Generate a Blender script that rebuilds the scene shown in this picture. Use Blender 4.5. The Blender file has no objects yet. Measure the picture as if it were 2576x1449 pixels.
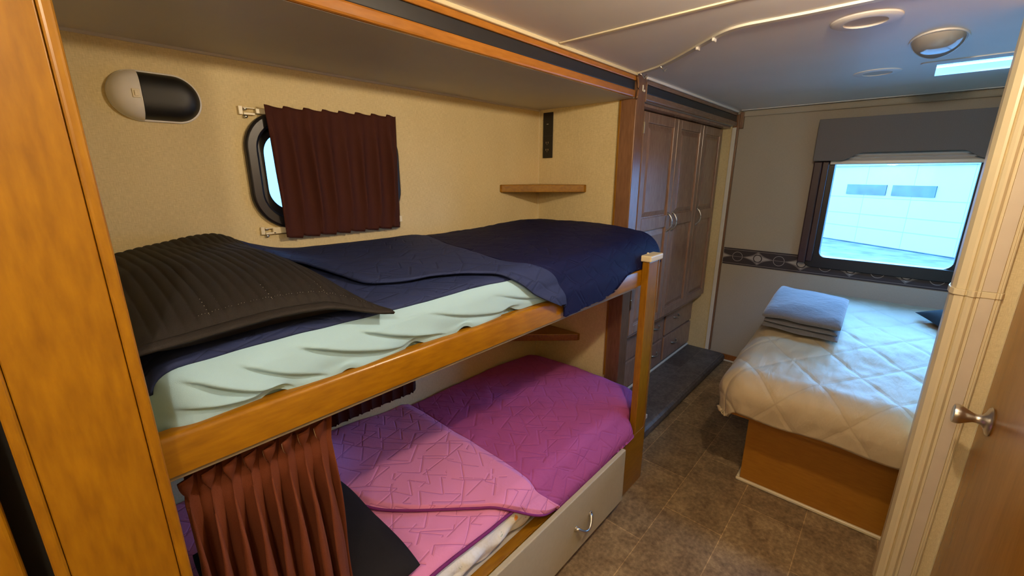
import bpy, bmesh, math, random
from mathutils import Vector, Matrix, noise
random.seed(7)
scene = bpy.context.scene
COL = scene.collection
PI = math.pi
sin, cos = math.sin, math.cos

# ------------------------------------------------------------------ materials
def lin(c):
    c = c / 255.0
    return c / 12.92 if c <= 0.04045 else ((c + 0.055) / 1.055) ** 2.4
def rgb(r, g, b): return (lin(r), lin(g), lin(b), 1)

def new_mat(name):
    m = bpy.data.materials.new(name); m.use_nodes = True
    nt = m.node_tree; b = nt.nodes['Principled BSDF']
    return m, nt, b
def N(nt, typ, **kw):
    n = nt.nodes.new(typ)
    for k, v in kw.items():
        if k in n.inputs: n.inputs[k].default_value = v
        else: setattr(n, k, v)
    return n
def coords(nt, scale=(1, 1, 1), rot=(0, 0, 0)):
    tc = N(nt, 'ShaderNodeTexCoord'); mp = N(nt, 'ShaderNodeMapping')
    mp.inputs['Scale'].default_value = scale; mp.inputs['Rotation'].default_value = rot
    nt.links.new(tc.outputs['Object'], mp.inputs['Vector'])
    return mp.outputs['Vector']
def ramp(nt, fac, stops):
    r = N(nt, 'ShaderNodeValToRGB')
    e = r.color_ramp.elements
    e[0].position, e[0].color = stops[0]; e[1].position, e[1].color = stops[-1]
    for p, c in stops[1:-1]:
        x = e.new(p); x.color = c
    nt.links.new(fac, r.inputs['Fac'])
    return r.outputs['Color']
def mixc(nt, fac, a, b, mode='MIX'):
    m = N(nt, 'ShaderNodeMix'); m.data_type = 'RGBA'; m.blend_type = mode
    for sock, v in ((m.inputs[0], fac), (m.inputs[6], a), (m.inputs[7], b)):
        if hasattr(v, 'links') or isinstance(v, bpy.types.NodeSocket): nt.links.new(v, sock)
        else: sock.default_value = v
    return m.outputs[2]
def math_n(nt, op, a, b=None, c=None):
    m = N(nt, 'ShaderNodeMath'); m.operation = op
    for i, v in enumerate((a, b, c)):
        if v is None: continue
        if isinstance(v, bpy.types.NodeSocket): nt.links.new(v, m.inputs[i])
        else: m.inputs[i].default_value = v
    return m.outputs[0]
def bump(nt, bsdf, height, strength=0.3, dist=0.002):
    b = N(nt, 'ShaderNodeBump'); b.inputs['Strength'].default_value = strength
    b.inputs['Distance'].default_value = dist
    nt.links.new(height, b.inputs['Height']); nt.links.new(b.outputs[0], bsdf.inputs['Normal'])

def plain(name, col, rough=0.5, metal=0.0, spec=0.5, noise_amt=0.06, nscale=30):
    m, nt, b = new_mat(name)
    v = coords(nt)
    n = N(nt, 'ShaderNodeTexNoise'); n.inputs['Scale'].default_value = nscale; n.inputs['Detail'].default_value = 3
    nt.links.new(v, n.inputs['Vector'])
    dark = tuple(c * (1 - noise_amt * 2) for c in col[:3]) + (1,)
    nt.links.new(ramp(nt, n.outputs['Fac'], [(0.3, dark), (0.7, col)]), b.inputs['Base Color'])
    b.inputs['Roughness'].default_value = rough; b.inputs['Metallic'].default_value = metal
    b.inputs['Specular IOR Level'].default_value = spec
    return m

def wood(name, c1, c2, axis='z', rough=0.35, scale=1.0, spec=0.5, coat=0.0, fleck=0.62):
    """maple-like stained veneer: long faint figure plus short flecks"""
    m, nt, b = new_mat(name)
    s = {'z': (9, 9, 1.6), 'x': (1.6, 9, 9), 'y': (9, 1.6, 9)}[axis]
    s = tuple(k * scale for k in s)
    v = coords(nt, s)
    n1 = N(nt, 'ShaderNodeTexNoise'); n1.inputs['Scale'].default_value = 1.0; n1.inputs['Detail'].default_value = 6
    n1.inputs['Distortion'].default_value = 0.7
    nt.links.new(v, n1.inputs['Vector'])
    v2 = coords(nt, tuple(k * 9 for k in s))
    n2 = N(nt, 'ShaderNodeTexNoise'); n2.inputs['Scale'].default_value = 1.2; n2.inputs['Detail'].default_value = 4
    nt.links.new(v2, n2.inputs['Vector'])
    f = math_n(nt, 'MULTIPLY_ADD', n2.outputs['Fac'], fleck, math_n(nt, 'MULTIPLY', n1.outputs['Fac'], 1 - fleck))
    nt.links.new(ramp(nt, f, [(0.36, c2), (0.5, tuple((p + q) / 2 for p, q in zip(c1, c2))), (0.64, c1)]), b.inputs['Base Color'])
    b.inputs['Roughness'].default_value = rough; b.inputs['Specular IOR Level'].default_value = spec
    b.inputs['Coat Weight'].default_value = coat; b.inputs['Coat Roughness'].default_value = 0.15
    bump(nt, b, n2.outputs['Fac'], 0.12, 0.001)
    return m

def wallpaper(name, c1, c2):
    m, nt, b = new_mat(name)
    va = coords(nt, (700, 700, 60)); vb = coords(nt, (70, 70, 800))
    na = N(nt, 'ShaderNodeTexNoise', Scale=1.0, Detail=2.0); nb = N(nt, 'ShaderNodeTexNoise', Scale=1.0, Detail=2.0)
    nt.links.new(va, na.inputs['Vector']); nt.links.new(vb, nb.inputs['Vector'])
    f = math_n(nt, 'ADD', math_n(nt, 'MULTIPLY', na.outputs['Fac'], 0.5), math_n(nt, 'MULTIPLY', nb.outputs['Fac'], 0.5))
    n3 = N(nt, 'ShaderNodeTexNoise', Scale=5.0, Detail=4.0); nt.links.new(coords(nt, (1, 1, 0.5)), n3.inputs['Vector'])
    f2 = math_n(nt, 'ADD', math_n(nt, 'MULTIPLY', f, 0.8), math_n(nt, 'MULTIPLY', n3.outputs['Fac'], 0.2))
    nt.links.new(ramp(nt, f2, [(0.38, c2), (0.62, c1)]), b.inputs['Base Color'])
    b.inputs['Roughness'].default_value = 0.75; b.inputs['Specular IOR Level'].default_value = 0.25
    bump(nt, b, f, 0.25, 0.001)
    return m

def fabric(name, col, rough=0.85, weave=900, wrinkle=0.0, sheen=0.0, var=0.12, wscale=18, stretch=(1, 1, 1)):
    m, nt, b = new_mat(name)
    v = coords(nt)
    w = N(nt, 'ShaderNodeTexNoise', Scale=float(weave), Detail=2.0); nt.links.new(v, w.inputs['Vector'])
    n = N(nt, 'ShaderNodeTexNoise', Scale=float(wscale), Detail=4.0, Distortion=0.6); nt.links.new(coords(nt, stretch), n.inputs['Vector'])
    dark = tuple(c * (1 - var * 2) for c in col[:3]) + (1,)
    nt.links.new(ramp(nt, w.outputs['Fac'], [(0.3, dark), (0.7, col)]), b.inputs['Base Color'])
    b.inputs['Roughness'].default_value = rough; b.inputs['Specular IOR Level'].default_value = 0.15
    b.inputs['Sheen Weight'].default_value = sheen
    h = math_n(nt, 'ADD', math_n(nt, 'MULTIPLY', w.outputs['Fac'], 0.06), math_n(nt, 'MULTIPLY', n.outputs['Fac'], wrinkle))
    bump(nt, b, h, 0.6, 0.01)
    return m

def quilted(name, col, line, wrinkle=0.5, lineamt=0.7, lw=0.0016):
    """microfibre quilt stitched in irregular triangles (zigzag rows in two directions)"""
    m, nt, b = new_mat(name)
    tc = N(nt, 'ShaderNodeTexCoord'); sp = N(nt, 'ShaderNodeSeparateXYZ'); nt.links.new(tc.outputs['Object'], sp.inputs[0])
    X = sp.outputs[0]; Y = math_n(nt, 'ADD', sp.outputs[1], sp.outputs[2])
    cb = N(nt, 'ShaderNodeCombineXYZ'); nt.links.new(X, cb.inputs[0]); nt.links.new(Y, cb.inputs[1])
    def zig(ca, sa, h, w, seed, mask):
        U = math_n(nt, 'ADD', math_n(nt, 'MULTIPLY', X, ca), math_n(nt, 'MULTIPLY', Y, sa))
        V = math_n(nt, 'ADD', math_n(nt, 'MULTIPLY', X, -sa), math_n(nt, 'MULTIPLY', Y, ca))
        V = math_n(nt, 'DIVIDE', math_n(nt, 'ADD', V, 10.0 + seed), h)
        row = math_n(nt, 'FLOOR', V); fy = math_n(nt, 'FRACT', V)
        wn = N(nt, 'ShaderNodeTexWhiteNoise'); wn.noise_dimensions = '1D'; nt.links.new(row, wn.inputs['W'])
        wr = math_n(nt, 'MULTIPLY_ADD', wn.outputs['Value'], w * 0.8, w * 0.6)
        tri = math_n(nt, 'DIVIDE', math_n(nt, 'PINGPONG', math_n(nt, 'ADD', U, math_n(nt, 'MULTIPLY_ADD', wn.outputs['Value'], 3.0, 10.0)), wr), wr)
        d = math_n(nt, 'MULTIPLY', math_n(nt, 'ABSOLUTE', math_n(nt, 'SUBTRACT', fy, tri)), h * 0.7)
        n = N(nt, 'ShaderNodeTexNoise', Scale=9.0, Detail=1.0); n.noise_dimensions = '4D'; n.inputs['W'].default_value = seed
        nt.links.new(cb.outputs[0], n.inputs['Vector'])
        gate = math_n(nt, 'GREATER_THAN', n.outputs['Fac'], mask)
        return math_n(nt, 'ADD', d, math_n(nt, 'MULTIPLY', gate, 1.0))
    d = math_n(nt, 'MINIMUM', zig(1, 0, 0.072, 0.060, 1.3, 0.62), zig(0.34, 0.94, 0.095, 0.075, 4.7, 0.55))
    def fall(w):
        mr = N(nt, 'ShaderNodeMapRange'); mr.inputs['From Min'].default_value = 0; mr.inputs['From Max'].default_value = w
        nt.links.new(d, mr.inputs['Value']); return mr.outputs[0]
    nw = N(nt, 'ShaderNodeTexNoise', Scale=24.0, Detail=5.0, Distortion=0.8); nt.links.new(cb.outputs[0], nw.inputs['Vector'])
    lf = math_n(nt, 'MULTIPLY', math_n(nt, 'SUBTRACT', 1.0, fall(lw)), lineamt)
    nt.links.new(mixc(nt, lf, col, line), b.inputs['Base Color'])
    b.inputs['Roughness'].default_value = 0.7; b.inputs['Specular IOR Level'].default_value = 0.12
    b.inputs['Sheen Weight'].default_value = 0.0
    h = math_n(nt, 'ADD', math_n(nt, 'MULTIPLY', fall(0.007), 0.35), math_n(nt, 'MULTIPLY', nw.outputs['Fac'], wrinkle))
    bump(nt, b, h, 0.7, 0.006)
    return m

ORANGE1, ORANGE2 = (0.30, 0.135, 0.003, 1), (0.205, 0.083, 0.002, 1)
M = {}
M['wood'] = wood('amber_maple', ORANGE1, ORANGE2, 'z', 0.33)
M['wood_x'] = wood('amber_maple_long', ORANGE1, ORANGE2, 'x', 0.28)
M['wood_dk'] = wood('brown_maple', (0.235, 0.120, 0.062, 1), (0.175, 0.085, 0.042, 1), 'z', 0.25)
M['wood_dkx'] = wood('brown_maple_long', (0.34, 0.13, 0.035, 1), (0.25, 0.085, 0.022, 1), 'x', 0.3)
M['cab'] = wood('wardrobe_maple', (0.36, 0.225, 0.165, 1), (0.27, 0.16, 0.115, 1), 'z', 0.25)
M['doorwood'] = wood('door_maple', (0.40, 0.170, 0.016, 1), (0.32, 0.130, 0.010, 1), 'z', 0.27, fleck=0.3)
M['bedwood'] = wood('bed_box_maple', (0.36, 0.155, 0.014, 1), (0.30, 0.122, 0.009, 1), 'y', 0.4)
M['wall'] = wallpaper('woven_wallpaper', (0.76, 0.64, 0.37, 1), (0.58, 0.47, 0.25, 1))
M['wall2'] = wallpaper('plain_wallpaper', (0.47, 0.42, 0.34, 1), (0.42, 0.37, 0.295, 1))
M['ceil'] = plain('ceiling_vinyl', (0.90, 0.89, 0.90, 1), 0.45, noise_amt=0.02, nscale=4)
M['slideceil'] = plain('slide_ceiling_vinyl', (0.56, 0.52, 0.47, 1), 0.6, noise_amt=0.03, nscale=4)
M['cream'] = plain('cream_trim', (0.72, 0.62, 0.40, 1), 0.35, noise_amt=0.02)
M['white_trim'] = plain('white_trim', (0.72, 0.69, 0.60, 1), 0.4, noise_amt=0.02)
M['casing'] = plain('casing_vinyl', (0.76, 0.66, 0.43, 1), 0.35, noise_amt=0.03, nscale=6)
M['casing2'] = plain('casing_flat', (0.68, 0.59, 0.46, 1), 0.45, noise_amt=0.05, nscale=8)
M['band'] = plain('dark_band', (0.022, 0.021, 0.022, 1), 0.35, noise_amt=0.05)
M['black'] = plain('black_plastic', (0.009, 0.008, 0.008, 1), 0.35, noise_amt=0.05)
M['blackframe'] = plain('window_frame_black', (0.009, 0.008, 0.011, 1), 0.38, noise_amt=0.05)
M['whitepl'] = plain('white_plastic', (0.74, 0.71, 0.66, 1), 0.3, noise_amt=0.01)
M['creampl'] = plain('cream_plastic', (0.80, 0.72, 0.52, 1), 0.35, noise_amt=0.01)
M['nickel'] = plain('brushed_nickel', (0.66, 0.63, 0.58, 1), 0.33, 1.0, noise_amt=0.03, nscale=200)
M['brass'] = plain('hinge_metal', (0.62, 0.50, 0.33, 1), 0.3, 1.0, noise_amt=0.03)
M['trackgrey'] = plain('track_taupe', (0.22, 0.18, 0.13, 1), 0.4)
M['darkgap'] = plain('gap_shade', (0.01, 0.008, 0.007, 1), 0.9, noise_amt=0.02)  # near-black colour stands in for the shade behind the gap
M['greige'] = plain('drawer_laminate', (0.47, 0.42, 0.29, 1), 0.5, noise_amt=0.03, nscale=60)
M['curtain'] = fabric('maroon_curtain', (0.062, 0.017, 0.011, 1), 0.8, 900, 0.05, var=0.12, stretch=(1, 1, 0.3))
M['curtain_rust'] = fabric('rust_curtain', (0.155, 0.043, 0.020, 1), 0.8, 900, 0.05, var=0.12, stretch=(1, 1, 0.3))  # bunk curtain cloth, lighter than the window curtain cloth
M['sheet'] = fabric('mint_sheet', (0.36, 0.58, 0.76, 1), 0.85, 1500, 0.08, var=0.02, wscale=9)
M['navy'] = quilted('navy_quilt', (0.0045, 0.006, 0.040, 1), (0.002, 0.0025, 0.018, 1), 0.3, 0.3)
M['slate'] = quilted('slate_quilt', (0.022, 0.032, 0.098, 1), (0.008, 0.011, 0.038, 1), 0.35, 0.7)
M['magenta'] = quilted('magenta_quilt', (0.37, 0.080, 0.25, 1), (0.24, 0.03, 0.17, 1), 0.6, 0.4)
M['pink'] = quilted('pink_quilt', (0.70, 0.25, 0.47, 1), (0.25, 0.04, 0.18, 1), 0.4, 0.85)
M['binding'] = fabric('purple_binding', (0.20, 0.03, 0.17, 1), 0.8, 800, 0.1)
M['navybind'] = fabric('navy_binding', (0.010, 0.013, 0.05, 1), 0.8, 800, 0.1)
M['blackfab'] = fabric('black_pillowcase', (0.012, 0.010, 0.011, 1), 0.85, 900, 0.2)
M['greyblanket'] = fabric('grey_blanket', (0.135, 0.13, 0.14, 1), 0.95, 300, 0.5, sheen=0.4, var=0.1, wscale=30)
M['shade'] = fabric('pleated_shade', (0.78, 0.77, 0.78, 1), 0.8, 700, 0.0, var=0.04)
M['pelmet'] = fabric('pelmet_fabric', (0.20, 0.18, 0.175, 1), 0.9, 400, 0.0, var=0.08)
M['sidepanel'] = plain('window_side_panel', (0.050, 0.022, 0.026, 1), 0.4, noise_amt=0.05)
M['blackfab2'] = plain('matte_black_lens', (0.004, 0.004, 0.004, 1), 0.5, noise_amt=0.05)
M['chrome'] = plain('screw_metal', (0.7, 0.68, 0.62, 1), 0.3, 1.0, noise_amt=0.02)

# gold ribbed pillow is black with raised channel ribs and glinting stitches
def rib_mat():
    m, nt, b = new_mat('ribbed_black_sham')
    v = coords(nt)
    w = N(nt, 'ShaderNodeTexNoise', Scale=700.0, Detail=2.0); nt.links.new(v, w.inputs['Vector'])
    nt.links.new(ramp(nt, w.outputs['Fac'], [(0.3, (0.009, 0.0075, 0.0075, 1)), (0.7, (0.018, 0.0145, 0.0135, 1))]), b.inputs['Base Color'])
    b.inputs['Roughness'].default_value = 0.75; b.inputs['Specular IOR Level'].default_value = 0.25
    bump(nt, b, w.outputs['Fac'], 0.3, 0.001)
    return m
M['rib'] = rib_mat()

def floral():
    m, nt, b = new_mat('floral_sheet')
    vo = N(nt, 'ShaderNodeTexVoronoi', Scale=24.0); nt.links.new(coords(nt, (1, 1, 1)), vo.inputs['Vector'])
    n = N(nt, 'ShaderNodeTexNoise', Scale=60.0, Detail=3.0, Distortion=2.0); nt.links.new(coords(nt), n.inputs['Vector'])
    d = math_n(nt, 'ADD', vo.outputs['Distance'], math_n(nt, 'MULTIPLY', n.outputs['Fac'], 0.5))
    petal = ramp(nt, d, [(0.44, (1, 1, 1, 1)), (0.50, (0, 0, 0, 1))])
    hue = ramp(nt, math_n(nt, 'FRACT', math_n(nt, 'MULTIPLY', vo.outputs['Color'], 3.0)),
               [(0.0, (0.85, 0.33, 0.06, 1)), (0.4, (0.78, 0.20, 0.12, 1)), (0.55, (0.35, 0.45, 0.38, 1)), (1.0, (0.5, 0.42, 0.55, 1))])
    hue.node.color_ramp.interpolation = 'CONSTANT'
    nt.links.new(mixc(nt, petal, (0.86, 0.85, 0.79, 1), hue), b.inputs['Base Color'])
    b.inputs['Roughness'].default_value = 0.85
    n2 = N(nt, 'ShaderNodeTexNoise', Scale=18.0, Detail=3.0); nt.links.new(coords(nt), n2.inputs['Vector'])
    bump(nt, b, n2.outputs['Fac'], 0.6, 0.015)
    return m
M['floral'] = floral()

def comforter_mat():
    m, nt, b = new_mat('beige_comforter')
    tc = N(nt, 'ShaderNodeTexCoord'); sp = N(nt, 'ShaderNodeSeparateXYZ')
    nt.links.new(tc.outputs['UV'], sp.inputs[0])
    P = 0.20
    def lines(a, bb):
        s = math_n(nt, 'ADD', math_n(nt, 'MULTIPLY', sp.outputs[0], a), math_n(nt, 'MULTIPLY', sp.outputs[1], bb))
        f = math_n(nt, 'FRACT', math_n(nt, 'DIVIDE', s, P))
        return math_n(nt, 'ABSOLUTE', math_n(nt, 'SUBTRACT', f, 0.5))     # 0.5 at the seam
    d = math_n(nt, 'MAXIMUM', lines(0.62, 0.78), lines(0.62, -0.78))
    mr = N(nt, 'ShaderNodeMapRange'); mr.inputs['From Min'].default_value = 0.478; mr.inputs['From Max'].default_value = 0.5
    nt.links.new(d, mr.inputs['Value'])
    # parallel double seam
    mr3 = N(nt, 'ShaderNodeMapRange'); mr3.inputs['From Min'].default_value = 0.42; mr3.inputs['From Max'].default_value = 0.5
    nt.links.new(d, mr3.inputs['Value'])
    nw = N(nt, 'ShaderNodeTexNoise', Scale=7.0, Detail=4.0, Distortion=0.3); nt.links.new(coords(nt, (0.8, 2.4, 1)), nw.inputs['Vector'])
    nt.links.new(mixc(nt, math_n(nt, 'MULTIPLY', mr.outputs[0], 0.4), (0.43, 0.345, 0.215, 1), (0.30, 0.235, 0.14, 1)), b.inputs['Base Color'])
    b.inputs['Roughness'].default_value = 0.55; b.inputs['Specular IOR Level'].default_value = 0.3
    b.inputs['Sheen Weight'].default_value = 0.1
    h = math_n(nt, 'SUBTRACT', math_n(nt, 'MULTIPLY', nw.outputs['Fac'], 0.8), math_n(nt, 'MULTIPLY', mr3.outputs[0], 0.18))
    bump(nt, b, h, 0.75, 0.014)
    return m
M['comforter'] = comforter_mat()

def vinyl_floor(name, c1, c2, c3, px=0.29, py=0.32, ox=0, oy=0, grout=True):
    """stone-look sheet vinyl: big tiles, brick-offset, mottled"""
    m, nt, b = new_mat(name)
    tc = N(nt, 'ShaderNodeTexCoord'); mp = N(nt, 'ShaderNodeMapping')
    mp.inputs['Location'].default_value = (ox, oy, 0)
    nt.links.new(tc.outputs['Object'], mp.inputs['Vector'])
    br = N(nt, 'ShaderNodeTexBrick'); nt.links.new(mp.outputs[0], br.inputs['Vector'])
    br.offset = 0.5; br.offset_frequency = 2; br.squash = 1
    br.inputs['Scale'].default_value = 1.0
    br.inputs['Brick Width'].default_value = px; br.inputs['Row Height'].default_value = py
    br.inputs['Mortar Size'].default_value = 0.0019; br.inputs['Mortar Smooth'].default_value = 0.3
    br.inputs['Color1'].default_value = (0.72, 0.72, 0.72, 1); br.inputs['Color2'].default_value = (1.3, 1.3, 1.3, 1)
    br.inputs['Mortar'].default_value = (1.75, 1.7, 1.6, 1)
    n1 = N(nt, 'ShaderNodeTexNoise', Scale=9.0, Detail=8.0, Roughness=0.72, Distortion=0.5); nt.links.new(mp.outputs[0], n1.inputs['Vector'])
    n2 = N(nt, 'ShaderNodeTexNoise', Scale=55.0, Detail=4.0, Roughness=0.6); nt.links.new(mp.outputs[0], n2.inputs['Vector'])
    f = math_n(nt, 'ADD', math_n(nt, 'MULTIPLY', n1.outputs['Fac'], 0.55), math_n(nt, 'MULTIPLY', n2.outputs['Fac'], 0.45))
    base = ramp(nt, f, [(0.38, c1), (0.50, c2), (0.66, c3)])
    vo = N(nt, 'ShaderNodeTexVoronoi', Scale=16.0); nt.links.new(mp.outputs[0], vo.inputs['Vector'])
    fl = ramp(nt, math_n(nt, 'ADD', vo.outputs['Distance'], math_n(nt, 'MULTIPLY', n2.outputs['Fac'], 0.25)), [(0.155, (1, 1, 1, 1)), (0.18, (0, 0, 0, 1))])
    base = mixc(nt, math_n(nt, 'MULTIPLY', fl, 0.45), base, (0.30, 0.24, 0.17, 1))
    nt.links.new(mixc(nt, 1.0, base, br.outputs['Color'], 'MULTIPLY'), b.inputs['Base Color'])
    b.inputs['Roughness'].default_value = 0.42; b.inputs['Specular IOR Level'].default_value = 0.35
    bump(nt, b, f, 0.15, 0.002)
    return m
M['floor'] = vinyl_floor('stone_vinyl', (0.14, 0.088, 0.042, 1), (0.23, 0.155, 0.078, 1), (0.40, 0.285, 0.15, 1), 0.507, 0.25, 0.066, 0.17)
M['slidefloor'] = vinyl_floor('dark_plank_vinyl', (0.055, 0.046, 0.040, 1), (0.095, 0.080, 0.070, 1), (0.15, 0.13, 0.115, 1), 0.62, 0.15, 0.0, 0.0)
M['asphalt'] = plain('asphalt', (0.11, 0.11, 0.115, 1), 0.9, noise_amt=0.3, nscale=2.5)
M['garage'] = plain('garage_white', (0.215, 0.22, 0.22, 1), 0.7, noise_amt=0.01)
M['garseam'] = plain('garage_seam', (0.15, 0.16, 0.17, 1), 0.7, noise_amt=0.01)
M['garglass'] = plain('garage_glass', (0.03, 0.05, 0.06, 1), 0.25, noise_amt=0.3, nscale=3)
M['stone'] = plain('step_stone', (0.55, 0.55, 0.50, 1), 0.8)
M['bord_dk'] = plain('border_plum', (0.038, 0.027, 0.032, 1), 0.6, noise_amt=0.03)
M['bord_lt'] = plain('border_grey', (0.42, 0.38, 0.36, 1), 0.6, noise_amt=0.03)
M['bord_md'] = plain('border_taupe', (0.20, 0.17, 0.16, 1), 0.6, noise_amt=0.03)
def glass(name, tint=(1, 1, 1, 1)):
    m, nt, b = new_mat(name)
    tr = N(nt, 'ShaderNodeBsdfTransparent'); tr.inputs[0].default_value = tint
    gl = N(nt, 'ShaderNodeBsdfGlossy'); gl.inputs['Roughness'].default_value = 0.02
    fr = N(nt, 'ShaderNodeFresnel'); fr.inputs[0].default_value = 1.35
    mx = N(nt, 'ShaderNodeMixShader')
    nt.links.new(fr.outputs[0], mx.inputs[0]); nt.links.new(tr.outputs[0], mx.inputs[1]); nt.links.new(gl.outputs[0], mx.inputs[2])
    nt.links.new(mx.outputs[0], nt.nodes['Material Output'].inputs['Surface'])
    return m
M['glass'] = glass('window_glass', (0.92, 0.96, 0.97, 1))
def clear_plastic():
    m, nt, b = new_mat('clear_lens')
    b.inputs['Base Color'].default_value = (0.45, 0.44, 0.44, 1); b.inputs['Roughness'].default_value = 0.07
    b.inputs['Transmission Weight'].default_value = 0.0; b.inputs['Specular IOR Level'].default_value = 0.8
    return m
M['lens'] = clear_plastic()

# ------------------------------------------------------------------ object helpers
def link_mesh(name, bm, mats, parent=None, smooth=False, bevel=0.0, sub=0, solid=0.0, seg=2, smooth_angle=None):
    bmesh.ops.recalc_face_normals(bm, faces=bm.faces)
    me = bpy.data.meshes.new(name)
    off = Vector((0, 0, 0))
    if parent is not None:
        off = Vector(parent['_loc']) if '_loc' in parent.keys() else Vector((0, 0, 0))
    for v in bm.verts: v.co -= off
    bm.to_mesh(me); bm.free()
    if not isinstance(mats, (list, tuple)): mats = [mats]
    for m in mats: me.materials.append(m)
    if smooth:
        for p in me.polygons: p.use_smooth = True
        if smooth_angle: me.set_sharp_from_angle(angle=smooth_angle)
    o = bpy.data.objects.new(name, me); COL.objects.link(o)
    if solid:
        s = o.modifiers.new('solid', 'SOLIDIFY'); s.thickness = solid; s.offset = -1
    if bevel:
        b = o.modifiers.new('bevel', 'BEVEL'); b.width = bevel; b.segments = seg; b.limit_method = 'ANGLE'
        b.angle_limit = math.radians(40)
    if sub:
        s = o.modifiers.new('sub', 'SUBSURF'); s.levels = sub; s.render_levels = sub
    if parent is not None:
        o['_loc'] = list(off)
        o.parent = parent
    return o
def tag(o, label=None, cat=None, group=None, kind=None):
    if label: o['label'] = label
    if cat: o['category'] = cat
    if group: o['group'] = group
    if kind: o['kind'] = kind
    return o
def thing(name, loc, label, cat, group=None):
    o = bpy.data.objects.new(name, None); COL.objects.link(o)
    o.empty_display_size = 0.05
    o.location = loc; o['_loc'] = list(loc)
    return tag(o, label, cat, group)
def structure(name, bm, mats, **kw):
    o = link_mesh(name, bm, mats, **kw); o['kind'] = 'structure'; return o

def box(bm, lo, hi, mi=0):
    x0, y0, z0 = lo; x1, y1, z1 = hi
    vs = [bm.verts.new(p) for p in ((x0,y0,z0),(x1,y0,z0),(x1,y1,z0),(x0,y1,z0),(x0,y0,z1),(x1,y0,z1),(x1,y1,z1),(x0,y1,z1))]
    for f in ((0,3,2,1),(4,5,6,7),(0,1,5,4),(1,2,6,5),(2,3,7,6),(3,0,4,7)):
        fc = bm.faces.new([vs[i] for i in f]); fc.material_index = mi
    return vs
def BX(*boxes):
    bm = bmesh.new()
    for b in boxes: box(bm, b[0], b[1], b[2] if len(b) > 2 else 0)
    return bm
def tube(bm, pts, r, n=8, cap=True, mi=0, rs=None, flat=1.0):
    pts = [Vector(p) for p in pts]; rings = []
    up = Vector((0, 0, 1))
    for i, p in enumerate(pts):
        t = (pts[min(i + 1, len(pts) - 1)] - pts[max(i - 1, 0)]).normalized()
        a = t.cross(up)
        if a.length < 1e-3: a = t.cross(Vector((0, 1, 0)))
        a.normalize(); b = a.cross(t).normalized()
        rr = rs[i] if rs else r
        rings.append([bm.verts.new(p + (a * cos(2 * PI * k / n) + b * sin(2 * PI * k / n) * flat) * rr) for k in range(n)])
    for i in range(len(rings) - 1):
        for k in range(n):
            f = bm.faces.new((rings[i][k], rings[i][(k + 1) % n], rings[i + 1][(k + 1) % n], rings[i + 1][k])); f.material_index = mi
    if cap:
        for r_ in (rings[0], rings[-1]):
            f = bm.faces.new(r_); f.material_index = mi
def lathe(bm, o, axis, prof, n=32, mi=0):
    """prof: (distance along axis, radius)"""
    o = Vector(o); ax = Vector(axis).normalized()
    a = ax.cross(Vector((0, 0, 1)))
    if a.length < 1e-3: a = ax.cross(Vector((0, 1, 0)))
    a.normalize(); b = ax.cross(a)
    rings = []
    for d, r in prof:
        if r < 1e-5: rings.append([bm.verts.new(o + ax * d)])
        else: rings.append([bm.verts.new(o + ax * d + (a * cos(2 * PI * k / n) + b * sin(2 * PI * k / n)) * r) for k in range(n)])
    for A, B in zip(rings, rings[1:]):
        for k in range(n):
            q = [A[k % len(A)], A[(k + 1) % len(A)], B[(k + 1) % len(B)], B[k % len(B)]]
            u = []
            for v in q:
                if v not in u: u.append(v)
            if len(u) > 2:
                f = bm.faces.new(u); f.material_index = mi
def prism(bm, poly, lo, hi, plane='xy', mi=0):
    """poly in 2D extruded along the third axis from lo to hi"""
    def P(a, b, c):
        return {'xy': (a, b, c), 'xz': (a, c, b), 'yz': (c, a, b)}[plane]
    A = [bm.verts.new(P(p[0], p[1], lo)) for p in poly]; B = [bm.verts.new(P(p[0], p[1], hi)) for p in poly]
    n = len(poly)
    for f in (bm.faces.new(A), bm.faces.new(B[::-1])): f.material_index = mi
    for i in range(n):
        f = bm.faces.new((A[i], A[(i + 1) % n], B[(i + 1) % n], B[i])); f.material_index = mi
def rrect(x0, y0, x1, y1, r, n=6):
    out = []
    rs = r if isinstance(r, (list, tuple)) else (r, r, r, r)     # bl, br, tr, tl
    for (cx, cy, a0, rr) in ((x0, y0, PI, rs[0]), (x1, y0, 1.5 * PI, rs[1]), (x1, y1, 0, rs[2]), (x0, y1, PI / 2, rs[3])):
        sx = 1 if cx == x0 else -1; sy = 1 if cy == y0 else -1
        for k in range(n + 1):
            a = a0 + k * PI / 2 / n
            out.append((cx + sx * rr + rr * cos(a), cy + sy * rr + rr * sin(a)))
    return out
def ring_prism(bm, outer, inner, lo, hi, plane='xy', mi=0):
    def P(a, b, c):
        return {'xy': (a, b, c), 'xz': (a, c, b), 'yz': (c, a, b)}[plane]
    n = len(outer)
    O = [[bm.verts.new(P(*p, z)) for p in outer] for z in (lo, hi)]
    I = [[bm.verts.new(P(*p, z)) for p in inner] for z in (lo, hi)]
    for i in range(n):
        j = (i + 1) % n
        for q in ((O[0][i], O[0][j], I[0][j], I[0][i]), (O[1][i], I[1][i], I[1][j], O[1][j]),
                  (O[0][i], O[1][i], O[1][j], O[0][j]), (I[0][i], I[0][j], I[1][j], I[1][i])):
            f = bm.faces.new(q); f.material_index = mi
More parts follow.
